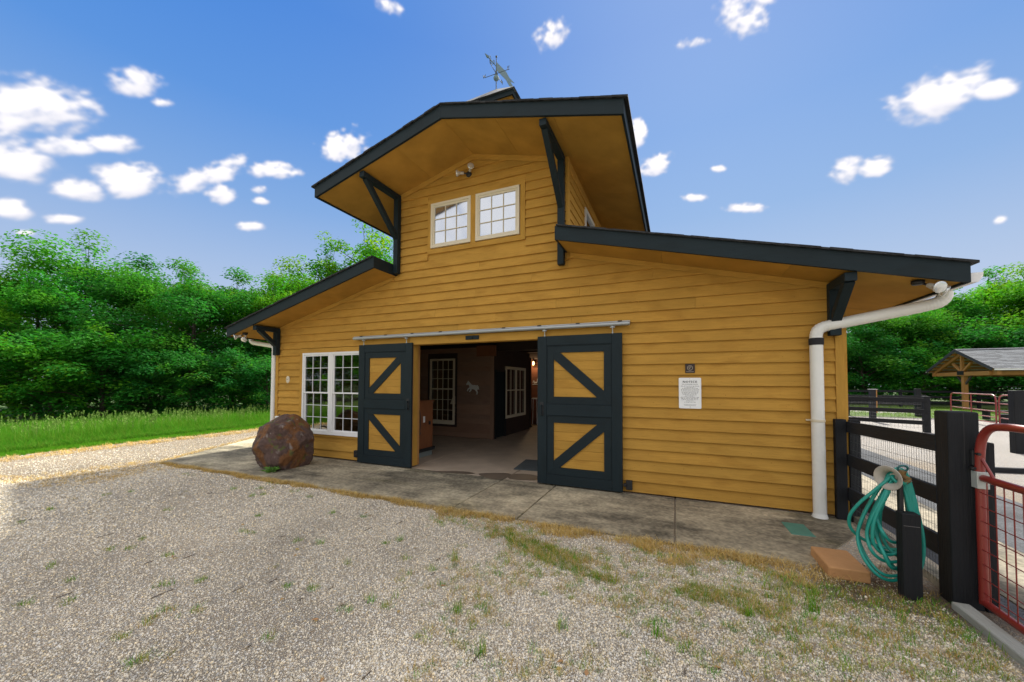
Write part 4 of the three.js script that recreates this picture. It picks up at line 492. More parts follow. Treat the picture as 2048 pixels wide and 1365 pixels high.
  obj('frame_tube', tube(up, .027, 120, 14), redPaint, G); obj('bottom_tube', rod([x, .055, z0], [x, .055, z1], .026, 14), redPaint, G); obj('middle_tube', rod([x, .965, z0], [x, .975, z1], .026, 14), redPaint, G); obj('end_tube', rod([x, .05, z1], [x, 1.365, z1], .027, 14), redPaint, G); obj('brace_strip', rod([x, 1.12, z0 + .01], [x, .985, z0 + .13], .010, 8), redPaint, G);
  const wr = []; for (let y = .13; y < .95; y += .104) wr.push(rod([x - .012, y, z0], [x - .012, y, z1], .0038, 6)); for (let z = z0 + .075; z < z1; z += .078) wr.push(rod([x - .006, .06, z], [x - .006, .96, z], .0038, 6)); const gm = obj('wire_panel', wr, redPaint, G); gm.userData = { kind: 'stuff' };
  obj('hinge_sleeve', rbox(x - .034, x + .034, .885, 1.01, z0 - .034, z0 + .034, .006), M([.50, .53, .50], .5, { metalness: .3 }), G); obj('latch', [rbox(4.70, 4.745, 1.05, 1.16, 1.986, 2.02, .004), rod([4.72, 1.14, 1.99], [4.72, 1.14, 2.06], .010), rbox(4.69, 4.75, 1.02, 1.04, 1.985, 2.03, .003)], black, G);
  solo('gate_stop_post', rbox(4.772, 4.835, -.1, 1.22, 1.93, 1.995, .006, 1), blackWood[0], 'black stop post standing just behind the red gate', 'post');
  solo('ground_timber', beam([4.61, -.012, 2.02], [4.625, -.012, 5.6], .105, .075, [0, 1, 0], .012), M([.40, .41, .37], .9, { map: paintMap, bumpMap: grainBump, bumpScale: .006 }), 'grey weathered timber lying along the foot of the red gate', 'timber');
}

/* ------------------------------------------------------------------ paddock beyond the yard */
function farFence(name, label, posts, rails, railH, postW, postH, mat, mesh) {
  const F = thing(name, label, 'fence', 'black board fences of the paddocks'); posts.forEach(([x, z, h], i) => obj('post', rbox(x - postW / 2, x + postW / 2, -.06, h || postH, z - postW / 2, z + postW / 2, .01, 1), mat[i % 3], F));
  for (let i = 0; i < posts.length - 1; i++) for (const y of rails) obj('rail', beam([posts[i][0], y, posts[i][1] + postW * .62], [posts[i + 1][0], y, posts[i + 1][1] + postW * .62], .04, railH), mat[(i + 1) % 3], F);
  if (mesh) { const w = []; for (let i = 0; i < posts.length - 1; i++) { const [ax, az] = posts[i], [bx, bz] = posts[i + 1], n = Math.round(Math.hypot(bx - ax, bz - az) / .1); for (let k = 1; k < n; k++) w.push(rod([lerp(ax, bx, k / n), .05, lerp(az, bz, k / n) - .02], [lerp(ax, bx, k / n), 1.05, lerp(az, bz, k / n) - .02], .003, 3)); for (let y = .1; y < 1.1; y += .12) w.push(rod([ax, y, az - .02], [bx, y, bz - .02], .003, 3)); } const m = obj('wire_mesh', w, M([.05, .055, .055], .6), F); m.userData = { kind: 'stuff' }; }
  return F;
}
{
  farFence('board_fence', 'black board fence panel ending at a stout post in the yard', [[6.2, -14.9], [8.5, -13.6], [10.92, -12.4]], [.29, .70, 1.10], .15, .17, 1.24, blackWood, true);
  farFence('board_fence', 'long black board fence behind the nearer panel at the grass edge', [[5.0, -21.5], [8.2, -21.0], [11.4, -20.6], [14.4, -20.3]], [.30, .66, 1.02], .13, .13, 1.12, blackWood, false);
  farFence('board_fence', 'far black board fence running towards the pavilion posts', [[14.6, -33], [18.5, -32.5], [22.5, -32], [27, -31], [32, -30]], [.35, .75, 1.15], .16, .16, 1.3, blackWood, false);
  const tp = thing('tall_gate_post', 'tall dark post with an orange board on one side in the paddock', 'post'); obj('post', rbox(10.90, 11.10, -.06, 1.42, -16.75, -16.55, .01, 1), blackWood[3], tp); obj('side_board', rbox(11.101, 11.15, .35, 1.42, -16.74, -16.58, .006, 1), cedar, tp); obj('cap', rbox(10.88, 11.16, 1.421, 1.45, -16.77, -16.53, .006), M([.35, .37, .36], .7), tp);
  solo('hitching_post', rbox(10.45, 10.66, -.08, 1.52, -7.91, -7.70, .012, 1), blackWood[2], 'thick dark post standing alone on the white yard gravel', 'post');
  solo('hitching_post', rbox(14.35, 14.56, -.06, 1.45, -21.1, -20.9, .012, 1), blackWood[1], 'dark post at the far end of the red pipe panels', 'post');
  const panel = (label, A, B) => { const G = thing('red_pipe_fence', label, 'pipe panel', 'red pipe panels of the paddock'), at = (t, y) => [lerp(A[0], B[0], t), y, lerp(A[1], B[1], t)]; obj('frame_tube', tube([at(0, .12), at(0, .6), at(0, 1.05), at(.012, 1.19), at(.05, 1.25), at(.2, 1.26), at(.8, 1.26), at(.95, 1.25), at(.988, 1.19), at(1, 1.05), at(1, .6), at(1, .12)], .026, 90, 8), redPaint, G); for (const y of [.14, .36, .60, .92]) obj('rail_tube', rod(at(0, y), at(1, y), .022, 8), redPaint, G); for (const t of [.5]) obj('upright_tube', rod(at(t, .12), at(t, 1.26), .022, 8), redPaint, G); for (const t of [0, 1]) obj('foot', rod(at(t, -.05), at(t, .13), .03, 8), redPaint, G); };
  panel('red pipe fence panel crossing the yard beside the thick dark post', [14.40, -15.4], [13.55, -10.2]); panel('red pipe fence panel farther off beside the pavilion post', [15.05, -19.6], [14.42, -15.6]);
  const seat = (label, x, z, t) => { const b = thing('picnic_bench', label, 'bench', 'dark benches under the pavilion', [x, -.03, z]); b.rotation.y = t; obj('seat_board', rbox(-.9, .9, .40, .45, -.17, .17, .006), blackWood[2], b); for (const s of [-.7, .7]) obj('leg', rbox(s - .05, s + .05, 0, .40, -.14, .14, .006), blackWood[2], b); }; seat('dark plank bench seen between the red pipe panels', 17.3, -20.5, .3); seat('dark plank bench nearer the thick dark post', 16.2, -17.2, .1);

  // pavilion: gable end towards the barn, ridge along x
  const V = thing('timber_pavilion', 'open timber pavilion with a grey shingle roof at far right', 'pavilion'), xa = 20.6, xb = 31, zf = -26.95, zb = -33.55, zr = -30.3, yE = 2.62, yR = 4.0;
  const pitch = (yR - yE) / (zf - zr); const slope = (sgn, n, th) => { const out = []; return out; };
  for (const [s, ze] of [[1, zf], [-1, zb]]) { const n = 14; for (let k = 0; k < n; k++) { const a = k / n, b = (k + 1.25) / n, z = t => lerp(ze + s * .08, zr, t), y = t => lerp(yE + .06, yR + .09, t); const g = new THREE.BufferGeometry(); const q = [[xa - .1, y(a) + .028, z(a)], [xb, y(a) + .028, z(a)], [xb, y(Math.min(1, b)) + .006, z(Math.min(1, b))], [xa - .1, y(Math.min(1, b)) + .006, z(Math.min(1, b))]], lo = q.map(p => [p[0], p[1] - .025, p[2]]); const idx = [[q[0], q[1], q[2], q[3]], [lo[3], lo[2], lo[1], lo[0]], [lo[0], lo[1], q[1], q[0]], [lo[3], lo[0], q[0], q[3]], [lo[1], lo[2], q[2], q[1]]]; const V_ = []; for (const [A, B, C, D] of idx) { if (s > 0) V_.push(...A, ...B, ...C, ...A, ...C, ...D); else V_.push(...A, ...C, ...B, ...A, ...D, ...C); } g.setAttribute('position', new THREE.Float32BufferAttribute(V_, 3)); g.computeVertexNormals(); obj('shingle_course', metric(g, 0), shingleGrey, V); }
    const gt = beam([xa - .08, yE - .0, ze + s * .14], [xb, yE - .0, ze + s * .14], .10, .10); obj('gutter', gt, white, V); obj('barge_board', beam([xa - .11, yE + .03, ze], [xa - .11, yR + .05, zr], .035, .20), M([.045, .048, .055], .7), V); obj('rafter', beam([xa + .25, yE - .08, ze - s * .25], [xa + .25, yR - .17, zr], .15, .22), cedar, V); obj('rafter', beam([xa + 5, yE - .08, ze - s * .25], [xa + 5, yR - .17, zr], .15, .22), cedar, V);
    for (let k = 0; k < 6; k++) { const t = (k + .3) / 6.2; obj('purlin', beam([xa - .08, lerp(yE, yR, t) - .02, lerp(ze, zr, t)], [xb, lerp(yE, yR, t) - .02, lerp(ze, zr, t)], .09, .14), k % 2 ? cedar : M([.40, .20, .055], .7, { map: paintMap }), V); }
    obj('roof_sheet', (() => { const g = new THREE.PlaneGeometry(xb - xa + .04, Math.hypot(zf - zr, yR - yE)); g.rotateX(-Math.PI / 2); g.rotateX(s * Math.atan2(yR - yE, Math.abs(ze - zr))); g.translate((xa + xb) / 2, (yE + yR) / 2 + .065, (ze + zr) / 2); return g; })(), M([.62, .62, .60], .6), V); }
  obj('ridge_cap', beam([xa - .1, yR + .12, zr], [xb, yR + .12, zr], .22, .05), M([.55, .57, .60], .6), V); obj('tie_beam', beam([xa + .25, 2.42, zf - .1], [xa + .25, 2.42, zb + .1], .18, .26), cedar, V); obj('tie_beam', beam([xa + 5, 2.42, zf - .1], [xa + 5, 2.42, zb + .1], .18, .26), cedar, V);
  for (const [z, y] of [[zr + .9, 3.05], [zr - .9, 3.05]]) obj('truss_strut', beam([xa + .25, 2.6, zr + (z > zr ? .12 : -.12)], [xa + .25, y + .1, z], .13, .13), cedar, V); obj('king_post', beam([xa + .25, 2.55, zr], [xa + .25, yR - .2, zr], .15, .15), cedar, V); obj('steel_plate', rbox(xa + .13, xa + .155, 2.35, 2.62, zr - .32, zr + .32, .005), black, V);
  for (const z of [zf - .55, zr, zb + .55]) for (const x of [xa + .35, xa + 5, xb - .6]) { if ((z === zr) !== (x === xa + .35)) continue; obj('post', rbox(x - .12, x + .12, -.06, 2.32, z - .12, z + .12, .01, 1), cedar, V); for (const s of [-1, 1]) { if (z + s * .7 > zf || z + s * .7 < zb) continue; obj('knee_brace', beam([x, 1.72, z + s * .1], [x, 2.30, z + s * .72], .09, .10), M([.06, .055, .05], .7), V); } }
  for (const z of [zf - .55, zb + .55]) obj('plate_beam', beam([xa, 2.42, z], [xb, 2.42, z], .18, .24), cedar, V);
}

/* ------------------------------------------------------------------ loose gravel, straw, weeds, meadow */
const mtx = new THREE.Matrix4(), qq = new THREE.Quaternion(), ee = new THREE.Euler(), vv = new THREE.Vector3(), ss = new THREE.Vector3(), cc = new THREE.Color();
function stuff(name, label, category, geo, mat, list) {          // list of [x, y, z, sx, sy, sz, rx, ry, rz, r, g, b]
  const m = new THREE.InstancedMesh(geo, mat, list.length); m.name = numbered(name); m.userData = { label, category, kind: 'stuff' }; shadows(m);
  list.forEach((a, i) => { m.setMatrixAt(i, mtx.compose(vv.set(a[0], a[1], a[2]), qq.setFromEuler(ee.set(a[6], a[7], a[8])), ss.set(a[3], a[4], a[5]))); m.setColorAt(i, cc.setRGB(a[9], a[10], a[11])); }); scene.add(m); return m;
}
const inApron = (x, z) => z < 1.70 && z > -1.8 && x < 4.3 && x > lerp(-9.1, -7.05, (z + 1.75) / 3.44) && !(x > 3.86 && z > 1.38);
{
  const stone = seed => { const g = new THREE.IcosahedronGeometry(1, 0), p = g.attributes.position; for (let i = 0; i < p.count; i++) { const k = .72 + .5 * noise3(p.getX(i) * 1.7 + seed * 9, p.getY(i) * 1.7, p.getZ(i) * 1.7, seed); p.setXYZ(i, p.getX(i) * k, p.getY(i) * k * .8, p.getZ(i) * k); } g.computeVertexNormals(); return g; };
  const r = rngOf(909), kinds = [[], [], []], cam = camera.position;
  for (let n = 0; n < 800000; n++) {
    // spread by distance from where one stands: dense close by, thin far off
    const a = -Math.PI * .5 - .41 + (r() - .5) * 2.05, d = 1.6 + 15 * Math.pow(r(), 1.55); const x = cam.x + Math.cos(a) * d, z = cam.z + Math.sin(a) * d;
    if (inApron(x, z) || x > 4.52 || x < -11 || z < .1 && x > -6.1) continue; const e = laneEdge(x, z); if (e < -.3 && r() > .35) continue; const packed = sstep(.05, .55, wob(x, z * 1.6, 271, .45) + .25 * wob(x, z, 273, 2.2)); if (r() < packed * .45) continue; if (x > 3.4 && z < 2.25 && r() < .75) continue;
    const s = (.0027 + .0050 * Math.pow(r(), 2.6)) * lerp(1, 1.7, sstep(4, 9, d)), t = r(), l = lerp(.36, 1.0, Math.pow(r(), .7)) * (1 + .12 * wob(x, z, 231, .9)); const warm = t < .34 ? .08 : t < .42 ? .18 : t < .7 ? -.04 : .03;
    kinds[n % 3].push([x, driveY(x, z) + s * .35, z, s * lerp(.8, 1.5, r()), s * lerp(.7, 1.1, r()), s, r() * 6, r() * 6, r() * 6, l * (1.02 + warm * .8), l * (.965 + warm * .12), l * (.825 - warm)]);
  }
  kinds.forEach((k, i) => stuff('gravel_stones', 'loose pale grey and pinkish gravel spread over the drive', 'gravel', stone(i + 1), M([1, 1, 1], .9), k));

  // blades: bent strips, three to a clump and up
  const clump = (nb, h, w, spread, lean, seed) => { const R = rngOf(seed), V = [], N = []; for (let b = 0; b < nb; b++) { const a = R() * 6.28, ox = (R() - .5) * spread, oz = (R() - .5) * spread, H = h * lerp(.55, 1, R()), L = lean * H * lerp(.3, 1.2, R()), ca = Math.cos(a), sa = Math.sin(a); let prev = null; for (let k = 0; k <= 3; k++) { const t = k / 3, ww = w * (1 - t * .92), cx = ox + ca * L * t * t, cy = H * t * (1 - .12 * t * lean), cz = oz + sa * L * t * t, cur = [[cx - sa * ww, cy, cz + ca * ww], [cx + sa * ww, cy, cz - ca * ww]]; if (prev) V.push(...prev[0], ...prev[1], ...cur[0], ...cur[0], ...prev[1], ...cur[1]); prev = cur; } } const g = new THREE.BufferGeometry(); g.setAttribute('position', new THREE.Float32BufferAttribute(V, 3)); g.computeVertexNormals(); return g; };
  const leaf = P([1, 1, 1], .9, { transmission: .4, thickness: 0, side: THREE.DoubleSide, specularIntensity: .1 }), dry = M([1, 1, 1], .95, { side: THREE.DoubleSide });
  const green = (k) => { const t = r(); return t < .45 ? [.12 * k, .33 * k, .02 * k] : t < .75 ? [.25 * k, .38 * k, .04 * k] : [.42 * k, .40 * k, .09 * k]; }, gold = k => { const t = r(); return t < .55 ? [.66 * k, .46 * k, .13 * k] : t < .8 ? [.50 * k, .32 * k, .09 * k] : [.72 * k, .58 * k, .27 * k]; };
  const straw = [], weeds = [], tall = []; const G = (arr, x, z, s, c, y) => arr.push([x, y ?? driveY(x, z) - .004, z, s, s * lerp(.7, 1.3, r()), s, 0, r() * 6.3, 0, ...c]);
  // dead grass along the apron's front edge, wider towards the right
  for (let i = 0; i < 7000; i++) { const x = lerp(-8.2, 4.1, r()), wd = lerp(.07, .22, sstep(-4, 3.0, x)) * (.1 + 2.4 * Math.pow(fbm(x * 1.9, 3, 3, 0, 0, 401), 1.4)); if (r() > 2.2 * (fbm(x * 3.1, 7, 3, 0, 0, 403) - .16)) continue; const z0_ = wd, z = 1.70 + Math.pow(r(), 1.5) * z0_, left = x < -7.0; if (left) { const t = r(), zz = lerp(1.7, -1.7, t), xx = lerp(-7.05, -9.05, t) - r() * .25; G(straw, xx, zz, lerp(.5, 1.1, r()), gold(lerp(.8, 1.2, r()))); } else G(straw, x, z, lerp(.5, 1.15, r()), gold(lerp(.7, 1.2, r()))); }
  for (let i = 0; i < 2600; i++) { const z = lerp(-14, 9, r()), x = meadowEdge(z) + .15 + r() * .75; G(straw, x, z, lerp(.8, 1.6, r()), gold(lerp(.9, 1.35, r()))); }
  for (let i = 0; i < 1800; i++) { const x = lerp(-9.6, -5.6, r()), z = lerp(1.6, 3.6, r()); if (Math.abs(laneEdge(x, z)) < .55 + .5 * r() && !inApron(x, z)) G(straw, x, z, lerp(.5, 1.0, r()), gold(lerp(.9, 1.3, r()))); }
  // green weeds in the gravel, in patches towards the right
  for (let i = 0; i < 44000; i++) { const x = lerp(-6.5, 4.5, r()), z = lerp(1.75, 4.9, r()), n = fbm(x * 1.5 + 4, z * 1.5, 4, 0, 0, 411), fine = fbm(x * 6 + 1, z * 6, 2, 0, 0, 415), want = lerp(-.14, .27, sstep(-1.6, 2.8, x)) * (1 - .35 * sstep(2.9, 4.4, z)) + lerp(.0, .12, sstep(3.0, 4.3, x)); if (n * .7 + fine * .3 < .66 - want * .75 || inApron(x, z)) continue; if (r() > .42) continue; if (x > 3.45 && x < 4.35 && z < 2.05) continue; const d = r() < .42; G(d ? straw : weeds, x, z, lerp(.35, .95, r()), d ? gold(.9) : green(lerp(.8, 1.4, r()))); }
  for (let i = 0; i < 64; i++) { const x = lerp(-5.5, 3.8, Math.pow(r(), .8)), z = lerp(2.0, 4.9, r()); for (let k = 0; k < 6; k++) G(weeds, x + (r() - .5) * .09, z + (r() - .5) * .07, lerp(.5, 1.0, r()), green(lerp(.9, 1.4, r()))); }
  for (const [x, z] of [[1.94, 3.45], [2.55, 3.25], [1.2, 3.6], [3.15, 2.75], [2.2, 2.7], [.75, 2.9], [3.6, 2.5], [1.55, 3.9]]) for (let k = 0; k < 5; k++) G(tall, x + (r() - .5) * .05, z + (r() - .5) * .05, lerp(.7, 1.1, r()), green(1.2));
  for (let i = 0; i < 1500; i++) { const t = r(), x = lerp(.75, 3.4, t) + (r() - .5) * .3, z = lerp(2.12, 2.62, Math.sin(t * 2.2)) + (r() - .5) * .34; if (fbm(x * 2.4, z * 2.4, 3, 0, 0, 431) < .47) continue; const d = r() < .38; G(d ? straw : weeds, x, z, lerp(.45, 1.05, r()), d ? gold(.85) : green(lerp(.85, 1.3, r()))); }
  for (let i = 0; i < 900; i++) { const x = lerp(3.3, 4.55, r()), z = lerp(1.95, 3.1, r()); if (r() < .25 + .5 * fbm(x * 3, z * 3, 3, 0, 0, 421)) G(r() < .7 ? weeds : straw, x, z, lerp(.5, 1.2, r()), r() < .7 ? green(1.1) : gold(.8)); }
  for (let i = 0; i < 420; i++) { const x = lerp(3.85, 4.56, r()), z = lerp(1.42, 2.05, r()); if (x < 4.17 && z < 1.88) continue; G(straw, x, z, lerp(.3, .8, r()), r() < .5 ? [.16, .08, .04] : gold(.6)); }
  stuff('dry_grass', 'dead golden grass fringe along the front edge of the apron', 'dry grass', clump(9, .075, .0022, .09, 1.3, 71), dry, straw);
  stuff('gravel_weeds', 'short green weeds sprouting through the gravel', 'weeds', clump(8, .065, .0026, .055, .9, 72), leaf, weeds);
  stuff('tall_weeds', 'few taller upright grass blades in the gravel', 'weeds', clump(5, .15, .0032, .05, .5, 73), leaf, tall);
  // twigs and fallen leaves
  const tw = []; for (let i = 0; i < 46; i++) { const x = lerp(-5, 4, r()), z = lerp(2.0, 4.8, r()), L = lerp(.03, .17, r() * r()); tw.push([x, driveY(x, z) + .008, z, .0028, L, .0028, Math.PI / 2, r() * 6.3, (r() - .5) * .1, .07, .045, .03]); } stuff('twigs', 'thin dark twigs scattered on the gravel', 'twigs', new THREE.CylinderGeometry(1, 1, 1, 5), M([1, 1, 1], .9), tw);
  const lf = []; for (let i = 0; i < 34; i++) { const x = lerp(-2, 4.2, r()), z = lerp(1.9, 4.6, r()); lf.push([x, driveY(x, z) + .012, z, lerp(.5, 1.1, r()), 1, lerp(.5, 1, r()), (r() - .5) * .5, r() * 6.3, (r() - .5) * .5, .45, lerp(.24, .34, r()), .11]); } const lg = new THREE.BufferGeometry(); lg.setAttribute('position', new THREE.Float32BufferAttribute([0, 0, -.03, .014, .004, -.008, 0, 0, .03, 0, 0, -.03, 0, 0, .03, -.014, .004, -.008], 3)); lg.computeVertexNormals(); stuff('fallen_leaves', 'a few dry tan leaves lying on the gravel', 'leaves', lg, dry, lf);

  // meadow of tall grass beyond the lane
  const mead = [], heads = [], lawn = [];
  for (let i = 0; i < 30000; i++) { const z = lerp(-13, 9, r()), x = meadowEdge(z) - .75 - 5.2 * Math.pow(r(), 1.5), k = lerp(.85, 1.3, r()), short = sstep(0, 1.1, meadowEdge(z) - .6 - x); mead.push([x, -.05, z, lerp(.8, 1.2, r()), lerp(.35, 1.0, short) * lerp(.7, 1.1, r()), lerp(.8, 1.2, r()), (r() - .5) * .15, r() * 6.3, (r() - .5) * .15, ...(r() < .7 ? [.085 * k, .29 * k, .014 * k] : [.17 * k, .31 * k, .03 * k])]); if (short > .8 && r() < .022) heads.push([x, -.05, z, 1, lerp(.85, 1.15, r()), 1, (r() - .5) * .12, r() * 6.3, (r() - .5) * .12, .20 * k, .34 * k, .06 * k]); }
  for (let i = 0; i < 9000; i++) { const z = lerp(-12, 8, r()), x = meadowEdge(z) - .05 - r() * .9; lawn.push([x, -.05, z, 1, lerp(.6, 1.2, r()), 1, 0, r() * 6.3, 0, .11, .32, .012]); }
  stuff('meadow_grass', 'tall bright green meadow grass beyond the lane', 'grass', clump(9, .52, .006, .22, .35, 75), leaf, mead);
  stuff('grass_seed_heads', 'pale feathery seed heads over the tall meadow grass', 'grass', (() => { const R = rngOf(76), a = []; for (let b = 0; b < 4; b++) { const ox = (R() - .5) * .3, oz = (R() - .5) * .3, h = lerp(.46, .62, R()), lx = (R() - .5) * .12, lz = (R() - .5) * .12; const st = rod([ox, .2, oz], [ox + lx, h, oz + lz], .0022, 3); a.push(st); for (let k = 0; k < 8; k++) { const t = R(), an = R() * 6.3, x = ox + lx, z = oz + lz, y = h - .13 * t; const g = new THREE.BufferGeometry(); g.setAttribute('position', new THREE.Float32BufferAttribute([x, y, z, x + Math.cos(an) * .03, y + .035, z + Math.sin(an) * .03, x + Math.cos(an + .5) * .012, y + .05, z + Math.sin(an + .5) * .012], 3)); g.computeVertexNormals(); a.push(g); } } return mergeGeometries(a.map(plain)); })(), dry, heads);
  stuff('lawn_grass', 'short mown grass strip between the lane and the meadow', 'grass', clump(10, .10, .004, .16, .8, 77), leaf, lawn);
  const pad = []; for (let i = 0; i < 7000; i++) { const x = lerp(2, 34, r()), z = lerp(-33, -20.3, r()), k = lerp(.9, 1.4, r()); pad.push([x, -.06, z, 1.2, lerp(.6, 1.2, r()), 1.2, 0, r() * 6.3, 0, .14 * k, .25 * k, .03 * k]); } stuff('paddock_turf', 'grazed grass of the far paddock', 'grass', clump(8, .12, .008, .3, .8, 78), leaf, pad);
}

/* ------------------------------------------------------------------ trees */
{
  const bark = M([.095, .075, .058], .95, { map: paintMap, bumpMap: grainBump, bumpScale: .02 });
  // leaf-sized faces round a branching frame; the crown's clumps sit at the ends of the limbs
  function makeTree(seed, H, Rw, base, nLeaf, leafS, airy) {
    const r = rngOf(seed), limbs = [], clumps = [], trunkTop = H * .72; const bend = [(r() - .5) * .5, (r() - .5) * .5];
    limbs.push(rod([0, -.3, 0], [bend[0] * .5, trunkTop * .5, bend[1] * .5], .018 * H + .02, 9, .012 * H + .01)); limbs.push(rod([bend[0] * .5, trunkTop * .5, bend[1] * .5], [bend[0], trunkTop, bend[1]], .012 * H + .01, 8, .005 * H));
    const nb = airy ? 24 : 24; for (let i = 0; i < nb; i++) {
      const t = (i + r() * .8) / nb, y0 = lerp(base * .8, trunkTop, t), ang = i * 2.4 + r() * .7, prof = Math.pow(Math.sin(Math.PI * clamp(.16 + .80 * t)), .65), L = Rw * prof * lerp(.62, 1.12, r()), rise = lerp(.05, .62, t) * L + lerp(.1, .9, r()) * .4; const f = y0 / trunkTop, A = [bend[0] * f, y0, bend[1] * f], B = [A[0] + Math.cos(ang) * L, y0 + rise, A[2] + Math.sin(ang) * L], Mid = [lerp(A[0], B[0], .5), lerp(A[1], B[1], .5) + .12 * L, lerp(A[2], B[2], .5)];
      limbs.push(rod(A, Mid, .006 * H * (1 - t * .6) + .008, 5, .004 * H * (1 - t * .6) + .005)); limbs.push(rod(Mid, B, .004 * H * (1 - t * .6) + .005, 5, .006));
      const nc = airy ? 4 : 4; for (let k = 0; k < nc; k++) { const u = lerp(.38, 1.08, (k + r() * .6) / nc), P_ = u < .5 ? [lerp(A[0], Mid[0], u * 2), lerp(A[1], Mid[1], u * 2), lerp(A[2], Mid[2], u * 2)] : [lerp(Mid[0], B[0], u * 2 - 1), lerp(Mid[1], B[1], u * 2 - 1), lerp(Mid[2], B[2], u * 2 - 1)]; clumps.push([P_[0] + (r() - .5) * Rw * .28, P_[1] + (r() - .3) * Rw * .22, P_[2] + (r() - .5) * Rw * .28, Rw * lerp(.12, .34, r()) * (airy ? .75 : 1), r(), r()]); }
    }
    for (let k = 0; k < 8; k++) { const yy = lerp(trunkTop * .95, H * .97, (k + r()) / 8), sp = Rw * lerp(.55, .12, (k + .5) / 8), X = bend[0] + (r() - .5) * sp * 2, Z = bend[1] + (r() - .5) * sp * 2; limbs.push(rod([bend[0], trunkTop * .93, bend[1]], [X, yy, Z], .02, 5, .008)); clumps.push([X, yy, Z, Rw * lerp(.14, .24, r()), r(), r()]); clumps.push([lerp(bend[0], X, .5), lerp(trunkTop * .9, yy, .5), lerp(bend[1], Z, .5), Rw * .2, r(), r()]); }
    const tot = clumps.reduce((s, c) => s + c[3] ** 2, 0), V = [], N = [], C = []; const n3 = new THREE.Vector3(), t3 = new THREE.Vector3(), b3 = new THREE.Vector3();
    for (const [cx, cy, cz, cr, hue, lum] of clumps) { const n = Math.round(nLeaf * cr * cr / tot); for (let i = 0; i < n; i++) {
      const a = r() * 6.283, u = r() * 2 - 1, q = Math.sqrt(1 - u * u), rad = cr * Math.pow(r(), .38) * (1 + .35 * (r() - .5)); const d = [Math.cos(a) * q, u * .62, Math.sin(a) * q], x = cx + d[0] * rad, y = cy + d[1] * rad - .15 * rad * rad / cr * (d[0] * d[0] + d[2] * d[2]), z = cz + d[2] * rad; if (y < .15) continue;
      n3.set(d[0] * .5 + (r() - .5) * 1.1, .75 + (r() - .35) * .9, d[2] * .5 + (r() - .5) * 1.1).normalize(); t3.set(r() - .5, r() - .5, r() - .5).cross(n3).normalize(); b3.crossVectors(n3, t3); const s = leafS * lerp(.6, 1.25, r()), w = s * .55;
      const p0 = [x - t3.x * s, y - t3.y * s, z - t3.z * s], p2 = [x + t3.x * s, y + t3.y * s, z + t3.z * s], p1 = [x + b3.x * w + n3.x * s * .18, y + b3.y * w + n3.y * s * .18, z + b3.z * w + n3.z * s * .18], p3 = [x - b3.x * w + n3.x * s * .18, y - b3.y * w + n3.y * s * .18, z - b3.z * w + n3.z * s * .18];
      V.push(...p0, ...p1, ...p2, ...p0, ...p2, ...p3); const k = lerp(.78, 1.2, lum) * lerp(.85, 1.15, r()), y_ = hue * .75 + r() * .25, c = [lerp(.035, .21, y_ * y_) * k, lerp(.24, .46, y_) * k, lerp(.025, .010, y_) * k]; for (let j = 0; j < 6; j++) C.push(...c);
    } }
    const g = new THREE.BufferGeometry(); g.setAttribute('position', new THREE.Float32BufferAttribute(V, 3)); g.setAttribute('color', new THREE.Float32BufferAttribute(C, 3)); g.computeVertexNormals(); return { trunk: mergeGeometries(limbs.map(plain)), crown: g };
  }
  const leafMat = [[1, 1, 1], [1.5, 1.12, .7], [.55, .74, 1.15], [.85, .95, 1.0]].map(c => P(c, .85, { transmission: .58, thickness: 0, vertexColors: true, side: THREE.DoubleSide, specularIntensity: .12 }));
  const kinds = [makeTree(11, 10, 3.7, 1.0, 25000, .090, false), makeTree(12, 10, 3.2, .7, 22000, .090, false), makeTree(13, 10, 4.1, 1.3, 27000, .092, false), makeTree(14, 10, 2.9, 2.4, 6500, .09, true), makeTree(15, 4.2, 2.1, .15, 9000, .08, false)];
  const kh = [10, 10, 10, 10, 4.2];
  const tree = (name, label, group, k, x, z, h, turn, m, wide = 1) => { const T = thing(name, label, 'tree', group, [x, -.06, z]), s = h / kh[k]; T.scale.set(s * wide, s, s * wide); T.rotation.y = turn; const tr = obj('trunk', kinds[k].trunk, bark, T), cr = obj('crown', kinds[k].crown, leafMat[m], T); return T; };
  const LG = 'leafy trees along the meadow', RG = 'trees beyond the paddock', SG = 'low young trees at the meadow edge';
  const left = [[-32.7, -2.6, 9.2, 0, 1, 'round leafy tree at the far left edge behind the meadow'], [-26.6, -1.9, 7.4, 1, 0, 'mid green tree second from the left behind the meadow'], [-31.8, -5.2, 11.0, 2, 3, 'tallest crown of the left group rising over the meadow'], [-25.5, -4.7, 9.2, 0, 2, 'dark green tree in the middle of the left tree row'], [-25.9, -7.2, 9.6, 1, 1, 'yellowish green tree behind the middle of the left row'], [-20.8, -5.6, 8.0, 2, 2, 'broad dark tree nearest the barn side of the meadow'], [-23.3, -9.0, 9.2, 0, 0, 'leafy tree between the broad dark tree and the eave'], [-19.4, -8.4, 8.2, 1, 1, 'bright green tree right behind the left eave end'], [-22.4, -12.7, 10.6, 2, 1, 'bright tree showing above the left lower roof']];
  left.forEach(([x, z, h, k, m, l], i) => tree('leafy_tree', l, LG, k, x, z, h, i * 1.7, m, 1.12));
  [[-22.9, -15.7, 14.2, 'thin airy tree above the left lower roof, left of two'], [-21.3, -18.5, 16.6, 'tall airy tree beside the raised wall, sky through its crown'], [-17.6, -18.0, 14.2, 'airy tree half hidden by the raised wall corner']].forEach(([x, z, h, l], i) => tree('airy_tree', l, LG, 3, x, z, h, i * 2.1 + .4, 1, .95));
